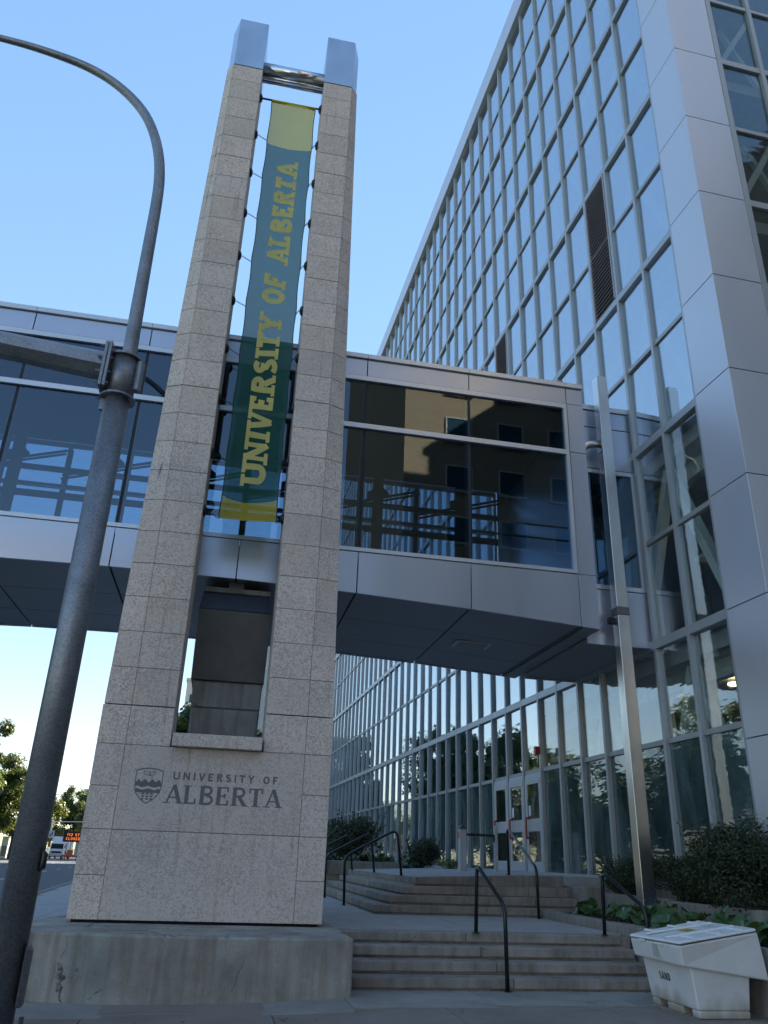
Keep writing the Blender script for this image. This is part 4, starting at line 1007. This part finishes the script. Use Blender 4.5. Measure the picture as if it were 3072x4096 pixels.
# ================================================================== PLANTS
def leaf_quad(mb, p, nrm, size, rs, asp=.55):
    n = Vector(nrm).normalized(); a = Vector((rs.uniform(-1, 1), rs.uniform(-1, 1), rs.uniform(-1, 1)))
    u = n.cross(a)
    if u.length < 1e-3: return
    u.normalize(); v = n.cross(u)
    p = Vector(p); l = size*rs.uniform(.7, 1.3)
    mb.add([p-u*l*.5, p+v*l*asp*.5+n*l*.06, p+u*l*.5, p-v*l*asp*.5+n*l*.06], [(0, 1, 2, 3)])
def shrub(label, cx, cy, z0, rx, ry, h, n, size, seed, mat=None, group=None, sprigs=14, cat='shrub', name='shrub', lumps=9):
    rs = random.Random(seed); t_ = thing(name, label, cat, (cx, cy, z0), group)
    fo = MB(); tw_ = MB(); L = []
    for i in range(lumps):
        a = rs.uniform(0, 2*math.pi); q = rs.uniform(.15, .75)
        L.append((cx+rx*q*math.cos(a), cy+ry*q*math.sin(a), z0+h*rs.uniform(.22, .72), rs.uniform(.3, .52)))
    for i in range(n):
        lx, ly, lz_, lr = L[i % lumps]
        d = Vector((rs.gauss(0, 1), rs.gauss(0, 1), rs.gauss(0, .8)+.25)).normalized(); q = rs.uniform(.72, 1.05)
        p = Vector((lx+d.x*rx*lr*q*1.25, ly+d.y*ry*lr*q*1.25, lz_+d.z*h*lr*q))
        if p.z < z0+.01: p.z = z0+rs.uniform(.01, .1)
        leaf_quad(fo, p, d+Vector((rs.gauss(0, .6), rs.gauss(0, .6), rs.gauss(.3, .6))), size, rs)
    for i in range(sprigs):
        a = rs.uniform(0, 2*math.pi); q = rs.uniform(.1, .8)
        b = Vector((cx+rx*q*math.cos(a), cy+ry*q*math.sin(a), z0+h*.45)); e = b+Vector((math.cos(a)*rx*.35, math.sin(a)*ry*.35, h*rs.uniform(.35, .72)))
        tw_.tube([b, b.lerp(e, .5)+Vector((0, 0, .04*h)), e], [.008, .006, .003], 4)
        for k in range(16):
            p = b.lerp(e, .3+.72*k/16)+Vector((rs.gauss(0, .02), rs.gauss(0, .02), rs.gauss(0, .02))); leaf_quad(fo, p, (rs.gauss(0, 1), rs.gauss(0, 1), rs.gauss(.4, .7)), size, rs)
    for i in range(7):
        l = L[i % lumps]; tw_.tube([(cx+rs.uniform(-.1, .1), cy+rs.uniform(-.1, .1), z0-.02), (l[0], l[1], l[2])], [.016, .007], 5)
    fo.build('foliage', mat or m_leafd, t_); tw_.build('stem', m_bark, t_)
    return t_
shrub('large dark green shrub spilling over the retaining wall at the right edge', 8.3, 12.3, 1.04, .75, 1.5, 1.15, 17000, .055, 21, sprigs=40, lumps=16)
shrub('dark green shrub right behind the steel post', 8.45, 14.3, 1.04, .5, .85, .72, 7000, .052, 22, sprigs=18)
shrub('dark green shrub left of the steel post in front of the glass', 8.4, 16.3, 1.04, .52, 1.0, .78, 8000, .052, 23, sprigs=22)
shrub('thin weedy shrub at the glass wall base beside the doors', 8.75, 18.3, 1.3, .25, .9, .26, 500, .035, 24, sprigs=6)
shrub('dense dark bush in the planter next to the stone tower', 4.55, 28.4, 1.44, 1.0, 1.1, 1.45, 9000, .085, 25, sprigs=34, lumps=12)
shrub('feathery green bush against the glass left of the grey post', 6.75, 27.6, 1.33, .62, .7, .85, 5000, .075, 26, sprigs=20)
shrub('small pale green clump beside the grey post', 7.3, 26.2, 1.34, .42, .3, .3, 500, .07, 27, leaf_mat('pale_leaf', (.10, .14, .05), (.2, .24, .10)), sprigs=3)
def broad_plant(label, cx, cy, z0, r_, h, n, size, seed, group):
    rs = random.Random(seed); t_ = thing('leafy_plant', label, 'plant', (cx, cy, z0), group)
    fo = MB(); sm = MB()
    for i in range(n):
        a = rs.uniform(0, 2*math.pi); q = math.sqrt(rs.random())*r_; zz = z0+h*rs.uniform(.35, 1.0)*(1-.35*q/r_)
        c = Vector((cx+q*math.cos(a), cy+q*math.sin(a), zz)); s_ = size*rs.uniform(.65, 1.25)
        nrm = Vector((math.cos(a)*.6+rs.gauss(0, .35), math.sin(a)*.6+rs.gauss(0, .35), 1.0)).normalized(); u = Vector((math.cos(a), math.sin(a), -.3)); u = (u-nrm*u.dot(nrm)).normalized(); v = nrm.cross(u)
        b = len(fo.v); fo.v.append(tuple(c-nrm*s_*.10))
        m_ = 11
        for k in range(m_):
            th = 2*math.pi*k/m_; rad = s_*(.5+.06*math.sin(3*th+i)+.04*rs.uniform(-1, 1))*(1.12 if abs(th-math.pi) > .3 else .72)
            fo.v.append(tuple(c+u*math.cos(th)*rad+v*math.sin(th)*rad*.92+nrm*(.05*s_*math.sin(5*th+i))-nrm*.12*s_*max(0, math.cos(th))))
        for k in range(m_): fo.f.append((b, b+1+k, b+1+(k+1) % m_))
        sm.tube([(cx+rs.uniform(-.06, .06), cy+rs.uniform(-.06, .06), z0-.01), tuple(c-nrm*s_*.1-u*s_*.3)], [.008, .005], 4)
    fo.build('foliage', m_leafb, t_); sm.build('stem', m_leafb, t_)
LP = [(7.2, 15.9, .70, .36, .30, 15, .2, 'leafy plant in the planter corner below the chipped steps'),
      (7.45, 15.1, .70, .4, .32, 16, .22, 'leafy plant between the chipped steps and the steel post'),
      (7.15, 13.9, .70, .42, .36, 18, .24, 'leafy plant behind the right hand rail of the lower steps'),
      (7.55, 13.7, .70, .4, .42, 18, .25, 'tall leafy plant at the foot of the steel post'),
      (7.35, 12.9, .70, .42, .40, 18, .25, 'leafy plant left behind the white bin lid'),
      (7.55, 11.9, .70, .40, .38, 16, .25, 'leafy plant just behind the white bin lid'),
      (7.35, 10.9, .70, .42, .40, 18, .26, 'leafy plant right behind the white bin corner'),
      (7.25, 10.1, .70, .42, .42, 20, .27, 'leafy plant right of the white bin at the picture edge'),
      (7.3, 9.2, .70, .42, .40, 18, .27, 'leafy plant nearest the camera at the right edge')]
for i, (a, b, c, d, e, n, s_, lab) in enumerate(LP): broad_plant(lab, a, b, c, d, e, n, s_, 40+i, 'broad leaved plants in the low planter')
for i, (x, y, lab) in enumerate(((4.45, 27.5, 'leafy plant on the planter edge in front of the dense dark bush'), (5.0, 27.45, 'leafy plant in the middle of the planter edge left of the doors'), (5.5, 27.5, 'leafy plant at the right end of the planter edge'), (6.2, 27.2, 'leafy plant on the landing below the feathery bush'))):
    broad_plant(lab, x, y, 1.44 if x < 6 else 1.33, .36, .30, 24, .20, 60+i, 'broad leaved plants in the far planter')
# leaf litter and grit (uncountable)
rs = random.Random(9); lt = MB()
for i in range(420):
    x = rs.gauss(6.42, .10); y = rs.gauss(11.45, .16); h_ = max(0, .10-((x-6.5)**2*2+(y-11.5)**2))
    if x > 6.7: continue
    leaf_quad(lt, (x, y, .008+h_*rs.random()*.7), (rs.gauss(0, .5), rs.gauss(0, .5), 1), .035, rs)
stuff(lt.build('leaf_litter', m_litter))['label'] = 'small heap of brown dry leaves beside the lowest step'
sl_ = MB()
for i in range(70):
    k_ = rs.choice([0, 0, 1, 2, 3]); x = rs.uniform(2.0, 6.4); y = 11.85+k_*.352+.35-abs(rs.gauss(0, .05)); z = .155*(k_+1)+.006
    if k_ == 0 and rs.random() < .5: y, z = 11.82-abs(rs.gauss(0, .06)), .010
    leaf_quad(sl_, (x, y, z), (rs.gauss(0, .3), rs.gauss(0, .3), 1), .03, rs)
stuff(sl_.build('fallen_leaves', m_litter))['label'] = 'scattered dry leaves caught on the treads of the lower steps'
gv = MB()
for i in range(260):
    x = rs.uniform(5.72, 5.9); y = rs.uniform(9.9, 11.0); s_ = rs.uniform(.004, .011)
    gv.box(x-s_, x+s_, y-s_, y+s_, .001, .001+s_)
stuff(gv.build('grit', simple('grit_grey', (.32, .28, .22), .9)))['label'] = 'spilled sand grit along the foot of the white bin'

# ================================================================== TREES
def tree_parts(h, cr_, seed, n, leaf):
    rs = random.Random(seed); tr = MB(); fo = MB()
    tr.tube([(0, 0, -.1), (.05, 0, h*.18), (-.06, .05, h*.4), (.05, 0, h*.72)], [h*.022, h*.018, h*.012, h*.004], 9)
    tips = []
    for i in range(15):
        a = i*2.4+rs.uniform(-.4, .4); z = h*(.20+.5*i/15); l = cr_*rs.uniform(.6, 1.0)*(1.0-.45*i/15)
        b = Vector((0, 0, z)); e = Vector((math.cos(a)*l, math.sin(a)*l, z+h*rs.uniform(.08, .25)))
        m_ = b.lerp(e, .5)+Vector((0, 0, h*.03)); tr.tube([b, m_, e], [h*.008, h*.005, h*.002], 5); tips += [e, m_, b.lerp(e, .75)]
    tips += [Vector((rs.gauss(0, cr_*.3), rs.gauss(0, cr_*.3), h*rs.uniform(.75, .98))) for _ in range(9)]
    cl_ = [(t_+Vector((rs.gauss(0, .3), rs.gauss(0, .3), rs.gauss(0, .3))), cr_*rs.uniform(.16, .34)) for t_ in tips]
    for i in range(n):
        c, r_ = cl_[i % len(cl_)]; d = Vector((rs.gauss(0, 1), rs.gauss(0, 1), rs.gauss(0, .85))).normalized()
        p = c+d*r_*rs.uniform(.45, 1.12); leaf_quad(fo, p, d+Vector((rs.gauss(0, .5), rs.gauss(0, .5), .4)), leaf, rs, .7)
    return tr, fo
TREES = {}
def tree(label, x, y, z, h, cr_, kind, rot=0, sc=1.0, group=None):
    t_ = thing('street_tree', label, 'tree', (x, y, z), group); OFF[t_.name] = Vector((0, 0, 0))
    if kind not in TREES:
        s_, n, leaf, mat = kind
        tr, fo = tree_parts(h, cr_, s_, n, leaf); TREES[kind] = (tr.mesh('trunk', m_bark), fo.mesh('crown', mat))
    for nm, me in zip(('trunk', 'crown'), TREES[kind]):
        o = bpy.data.objects.new(nm, me); COL.objects.link(o); o.parent = t_
    t_.rotation_euler = (0, 0, rot); t_.scale = (sc, sc, sc)
    return t_
# verge on the far side of the road
vg = MB(); vg.hexa([(kx(-100)-60, -100, -.139), (kx(-100)-15.4, -100, -.139), (kx(125)-15.4, 125, -.139), (kx(125)-60, 125, -.139)], [(kx(-100)-60, -100, .5), (kx(-100)-15.6, -100, .02), (kx(125)-15.6, 125, .02), (kx(125)-60, 125, .5)])
struct(vg.build('lawn', simple('lawn_grass', (.10, .14, .03), .95, 0, .3, 3)))
K1, K2, K3 = (101, 17000, .34, m_tree), (102, 14000, .36, m_tree), (103, 11000, .38, m_tree2)
tree('dark leafy street tree at the left edge beyond the pole', -25.6, 108, .0, 12.6, 4.2, K1, .9, .94, 'trees along the street')
tree('second street tree behind the galvanised pole, yellowing at the top', -26.5, 122, .0, 12.0, 3.8, K2, 2.0, .95, 'trees along the street')
tree('sunlit yellow green tree above the white truck', -31.0, 165, 0, 9.5, 4.2, K3, 1.0, 1.05, 'trees at the end of the street')
tree('green tree behind the road message board', -27.5, 176, 0, 11.0, 4.5, K2, 4.0, 1.02, 'trees at the end of the street')
tree('paler tree right of the message board beside the stone tower', -22.5, 172, 0, 9.5, 4.2, K3, 3.0, 1.1, 'trees at the end of the street')
tree('far green tree between the galvanised pole and the white truck', -36.5, 175, 0, 11, 4.5, K1, 5.0, .95, 'trees at the end of the street')
tree('far tree closing the street seen beneath the bridge pier', -8.0, 150, 0, 11, 4.5, K2, 1.3, 1.25, 'trees at the end of the street')
tree('far tree seen right of the bridge pier through the tower opening', 2.5, 142, 0, 11, 4.5, K1, 2.3, 1.2, 'trees at the end of the street')
tree('tree behind the stone tower, its crown just showing left of the pier base', -2.6, 62, 0, 11, 4, K1, 1.7, .86, 'trees on the walk behind the tower')
tree('tree behind the stone tower, mirrored in the glass left of the doors', -1.2, 50, 0, 11, 4, K2, .4, .78, 'trees on the walk behind the tower')
tree('farther tree behind the stone tower, its crown just showing right of the pier base', 2.2, 74, 0, 11, 4, K1, 3.1, .92, 'trees on the walk behind the tower')
rs = random.Random(77)
for i in range(11):
    y = 18+i*8.2; x = kx(y)-17.8+rs.uniform(-1, 1)
    tree('green street tree across the road, mirrored in the glass facade', x, y, .02, 11, 4, (K1, K2, K3)[i % 3 if i % 5 else 0], rs.uniform(0, 6), rs.uniform(.9, 1.2), 'trees across the road mirrored in the facade')

# ================================================================== FAR STREET THINGS
def box_thing(name, label, cat, parts, loc):
    t_ = thing(name, label, cat, loc)
    return t_
m_truck = simple('truck_white', (.72, .72, .72), .45)
tk = thing('box_truck', 'white box truck parked at the end of the street', 'truck', (-24.4, 140, -.12))
TX, TY = -23.4, 138.0
cb_ = MB().hexa([(TX-1.05, TY, .45), (TX+1.05, TY, .45), (TX+1.05, TY+2.0, .45), (TX-1.05, TY+2.0, .45)], [(TX-1.0, TY+.35, 2.25), (TX+1.0, TY+.35, 2.25), (TX+1.0, TY+2.0, 2.25), (TX-1.0, TY+2.0, 2.25)]).build('cab', m_truck, tk, bevel=.06)
MB().hexa([(TX-.9, TY+.14, 1.35), (TX+.9, TY+.14, 1.35), (TX+.9, TY+.2, 1.35), (TX-.9, TY+.2, 1.35)], [(TX-.85, TY+.29, 2.05), (TX+.85, TY+.29, 2.05), (TX+.85, TY+.36, 2.05), (TX-.85, TY+.36, 2.05)]).build('windscreen', simple('dark_glass', (.03, .035, .04), .1), cb_)
MB().box(TX-.75, TX+.75, TY-.03, TY+.02, .75, 1.0).build('grille', m_gap, cb_)
MB().box(TX-1.05, TX+1.05, TY-.1, TY-.01, .35, .62).build('bumper', simple('bumper_grey', (.45, .4, .38), .6), cb_)
for s_ in (-1, 1):
    MB().box(TX+s_*.85-.13, TX+s_*.85+.13, TY-.035, TY-.004, .8, .98).build('headlight', m_rail, cb_)
    MB().bar((TX+s_*1.1, TY+.4, 1.5), (TX+s_*1.25, TY+.35, 2.0), .12, .2).build('mirror', m_black, cb_)
    for y in (TY+.9, TY+5.6):
        wl = MB().tube([(TX+s_*.82, y, .32), (TX+s_*1.04, y, .32)], .44, 16).build('wheel', m_black, tk)
        MB().tube([(TX+s_*1.0, y, .32), (TX+s_*1.05, y, .32)], .22, 12).build('rim', m_rail, wl)
MB().box(TX-1.2, TX+1.2, TY+2.15, TY+7.5, .75, 3.1).build('cargo_box', m_truck, tk, bevel=.03)
MB().box(TX-.9, TX+.9, TY+1.0, TY+7.3, .4, .74).build('chassis', m_gap, tk)
ms = thing('message_board', 'portable road message board on an orange trailer reading 112 ST CLOSED', 'sign', (-20.5, 130, -.12))
BX, BYm = -20.35, 131.0
bo = MB().box(BX-1.25, BX+1.35, BYm, BYm+.2, 2.32, 3.72).build('board', m_black, ms, bevel=.03)
m_led = emit('amber_led', (1, .2, .04), .3)
def led(x0, z0, s_): return lambda u, v, w_: (x0+u*s_, BYm-.012-w_, z0+v*s_)
letters('112 ST', .2, .2, 0, led(BX-.75, 3.12, .36), 1.75/.36, .18, .002, m_led, bo)
letters('CLOSED', .2, .2, 0, led(BX-.85, 2.58, .36), 1.95/.36, .16, .002, m_led, bo)
MB().box(BX-.08, BX+.08, BYm+.05, BYm+.2, .7, 2.32).build('mast', m_rail, ms)
m_or = simple('trailer_orange', (.55, .12, .03), .5)
MB().box(BX-.9, BX+.9, BYm-.3, BYm+1.4, .35, .62).build('trailer', m_or, ms, bevel=.04)
MB().box(BX-.35, BX+.35, BYm-.1, BYm+.9, .62, 1.25).build('battery_box', m_or, ms, bevel=.03)
for s_ in (-1, 1):
    MB().tube([(BX+s_*.95, BYm+.5, .2), (BX+s_*1.2, BYm+.5, .2)], .34, 14).build('wheel', m_black, ms)
    MB().bar((BX+s_*.6, BYm-.25, -.12), (BX+s_*.6, BYm-.25, .4), .06, .06).build('leg', m_rail, ms)
ss = thing('lane_shift_sign', 'white lane shift sign above a striped hazard marker beside the pole', 'sign', (-22.6, 128, -.12))
SX, SY = -22.75, 128.0
MB().bar((SX, SY+.03, -.12), (SX, SY+.03, 3.3), .06, .06).build('post', m_rail, ss)
pl_s = MB().box(SX-.42, SX+.38, SY-.02, SY, 2.75, 3.7).build('sign_plate', simple('sign_white', (.75, .76, .78), .6), ss)
ar = MB(); 
for pl2 in ([(-.12, .1), (-.12, .35), (.12, .5), (.12, .75)],):
    lf, rg = stroke_quads(pl2, .13, .2); b = len(ar.v)
    for a, c in zip(lf, rg): ar.v.append((SX-.02+a[0], SY-.024, 2.78+a[1])); ar.v.append((SX-.02+c[0], SY-.024, 2.78+c[1]))
    for i in range(len(lf)-1): ar.f.append((b+2*i, b+2*i+1, b+2*i+3, b+2*i+2))
ar.add([(SX+.02, SY-.025, 3.44), (SX+.18, SY-.025, 3.44), (SX+.10, SY-.025, 3.64)], [(0, 1, 2)]); ar.build('arrow', m_black, pl_s)
hm = MB().box(SX-.24, SX+.14, SY-.03, SY-.01, 1.55, 2.7).build('hazard_marker', simple('marker_yellow', (.62, .33, .03), .6), ss)
hs = MB()
for k in range(5): hs.add([(SX-.24, SY-.034, 1.55+k*.23), (SX+.14, SY-.034, 1.75+k*.23), (SX+.14, SY-.034, 1.86+k*.23), (SX-.24, SY-.034, 1.66+k*.23)], [(0, 1, 2, 3)])
hs.build('stripe', m_black, hm)
for i, (x, lab) in enumerate(((-21.9, 'red and white traffic post left of the message board trailer'), (-21.3, 'red and white traffic post next to the trailer wheel'))):
    t_ = thing('traffic_post', lab, 'bollard', (x, 137, -.12), 'red and white traffic posts')
    MB().tube([(x, 137, -.12), (x, 137, 1.1)], [.14, .09], 10).build('body', simple('drum_red', (.5, .04, .02), .5), t_)
    MB().tube([(x, 137, .5), (x, 137, .72)], [.125, .116], 10).build('band', m_truck, t_)
kc = thing('utility_cabinet', 'pale grey utility cabinet under the left street tree', 'cabinet', (-25.3, 112, .1))
MB().box(-25.5, -24.75, 112, 112.6, .1, 2.5).build('body', simple('cabinet_grey', (.5, .5, .48), .6), kc, bevel=.03)
MB().box(-25.56, -24.69, 111.95, 112.65, 2.5, 2.58).build('lid', m_rail, kc); MB().box(-25.35, -24.85, 111.96, 111.998, .35, 1.5).build('door', simple('cabinet_door', (.16, .16, .14), .6), kc)
gbn = thing('street_banner', 'small green street banner hung on a thin pole by the left tree', 'banner', (-26.0, 110, .1))
MB().tube([(-26.1, 110, .1), (-26.1, 110, 6.5)], .06, 8).build('pole', m_black, gbn)
MB().box(-26.05, -25.35, 109.98, 110.0, 2.9, 4.3).build('cloth', simple('banner_green', (.05, .25, .04), .7), gbn)
MB().box(-25.9, -25.5, 109.96, 109.979, 3.5, 3.7).build('print', m_truck, gbn)
tm = thing('traffic_mast', 'thin horizontal signal mast arm across the far end of the street', 'pole', (-26, 150, 0))
MB().tube([(-27.2, 152, 0), (-27.2, 152, 5.6)], .11, 8).build('pole', m_rail, tm); MB().tube([(-27.2, 152, 5.5), (-19.0, 152, 5.75)], .07, 8).build('arm', m_rail, tm)
MB().box(-21.6, -21.2, 151.8, 152.0, 5.0, 6.1).build('signal_head', m_black, tm)
sl = thing('far_lamp', 'distant street lamp with a short arm above the trees', 'lamp', (-27.5, 140, 0))
MB().tube([(-27.6, 140, 0), (-27.6, 140, 9.0), (-25.2, 140, 9.15)], [.1, .07, .05], 8).build('pole', m_galv, sl); MB().box(-25.3, -24.6, 139.9, 140.1, 9.1, 9.2).build('lamp_head', m_galv, sl)

# ================================================================== FAR BUILDINGS
m_beige = simple('beige_cladding', (.42, .39, .35), .85); m_grey = simple('grey_cladding', (.33, .33, .34), .8)
m_win = simple('far_window', (.03, .07, .09), .5)
m_win.node_tree.nodes['Principled BSDF'].inputs['Specular IOR Level'].default_value = .0
def block(name, label, x0, x1, y0, y1, h, mat, wins, cat='building'):
    t_ = thing(name, label, cat, ((x0+x1)/2, (y0+y1)/2, 0))
    MB().box(x0, x1, y0, y1, -.1, h).build('wall', mat, t_)
    MB().box(x0-.2, x1+.2, y0-.2, y1+.2, h, h+.5).build('parapet', mat, t_)
    for (a, b, c, d) in wins:
        wn = MB().box(a, b, y0-.06, y0-.02, c, d).build('window', m_win, t_)
        MB().box(a-.12, b+.12, y0-.14, y0-.015, c-.18, c-.02).build('sill', m_rail, wn)
    return t_
W = []
for r_ in range(9):
    for c_ in range(5): W.append((-7.6+c_*2.4, -6.4+c_*2.4, 3+r_*3.1, 4.6+r_*3.1))
fb = block('office_tower', 'pale far tower block with green windows seen through the tower opening', -8.4, 6, 158, 176, 32, m_beige, W)
MB().box(-7.2, -5.2, 160, 165, 32.5, 35).build('plant_room', m_grey, fb)
block('far_block', 'grey far building rising behind the trees beside the tower edge', -28.6, -14, 190, 205, 12.8, m_grey, [(-28+i*2.2, -26.8+i*2.2, 3+j*3, 4.8+j*3) for i in range(6) for j in range(3)])

block('mirror_dark_block', 'dark block added across the road behind the street trees to darken the facade reflection', -95, -46, 30, 120, 6.5, simple('mirror_block_dark', (.10, .095, .085), .85), [])  # added block, darkens what the facade mirrors behind the trees
block('shadow_block', 'unseen block added at the right to cast the slanting shadow on the brick building', 24, 52, -8, 10.6, 34.5, simple('shadow_block_grey', (.16, .16, .165), .8), [])  # unseen block added only to shade part of the mirrored brick face
# the street behind the photographer, mirrored in the bridge glass
bb = thing('brick_building', 'yellow brick building with square windows mirrored in the bridge glass', 'building', (15, -22, 0))
BF = -10.0
MB().box(8.2, 21.5, -36, BF, -.1, 44).build('wall', m_brick, bb)
MB().box(8.0, 21.7, -36.2, BF+.2, 44, 44.5).build('parapet', m_pale, bb)
for r_ in range(13):
    for c_ in range(4):
        xa = 10.7+c_*3.15; za = 1.9+r_*3.15
        fr_ = MB().box(xa, xa+1.45, BF+.03, BF+.07, za, za+1.4).build('window', m_win, bb)
        fm = MB(); fm.box(xa-.08, xa, BF, BF+.12, za-.08, za+1.48); fm.box(xa+1.45, xa+1.53, BF, BF+.12, za-.08, za+1.48); fm.box(xa, xa+1.45, BF, BF+.12, za+1.4, za+1.48); fm.box(xa-.15, xa+1.6, BF, BF+.18, za-.2, za-.081)
        fm.build('frame', m_pale, fr_)
block2 = thing('pale_building', 'pale low building across the street mirrored in the bridge glass', 'building', (-6, -40, 0))
MB().box(-30, 2.5, -60, -42, -.1, 19).build('wall', m_pale, block2); MB().box(-30.2, 2.7, -60.2, -41.8, 19, 19.6).build('parapet', m_rail, block2)
for z in (6, 10, 14): MB().box(-30, 2.5, -41.99, -41.93, z, z+.12).build('joint', m_gap, block2)
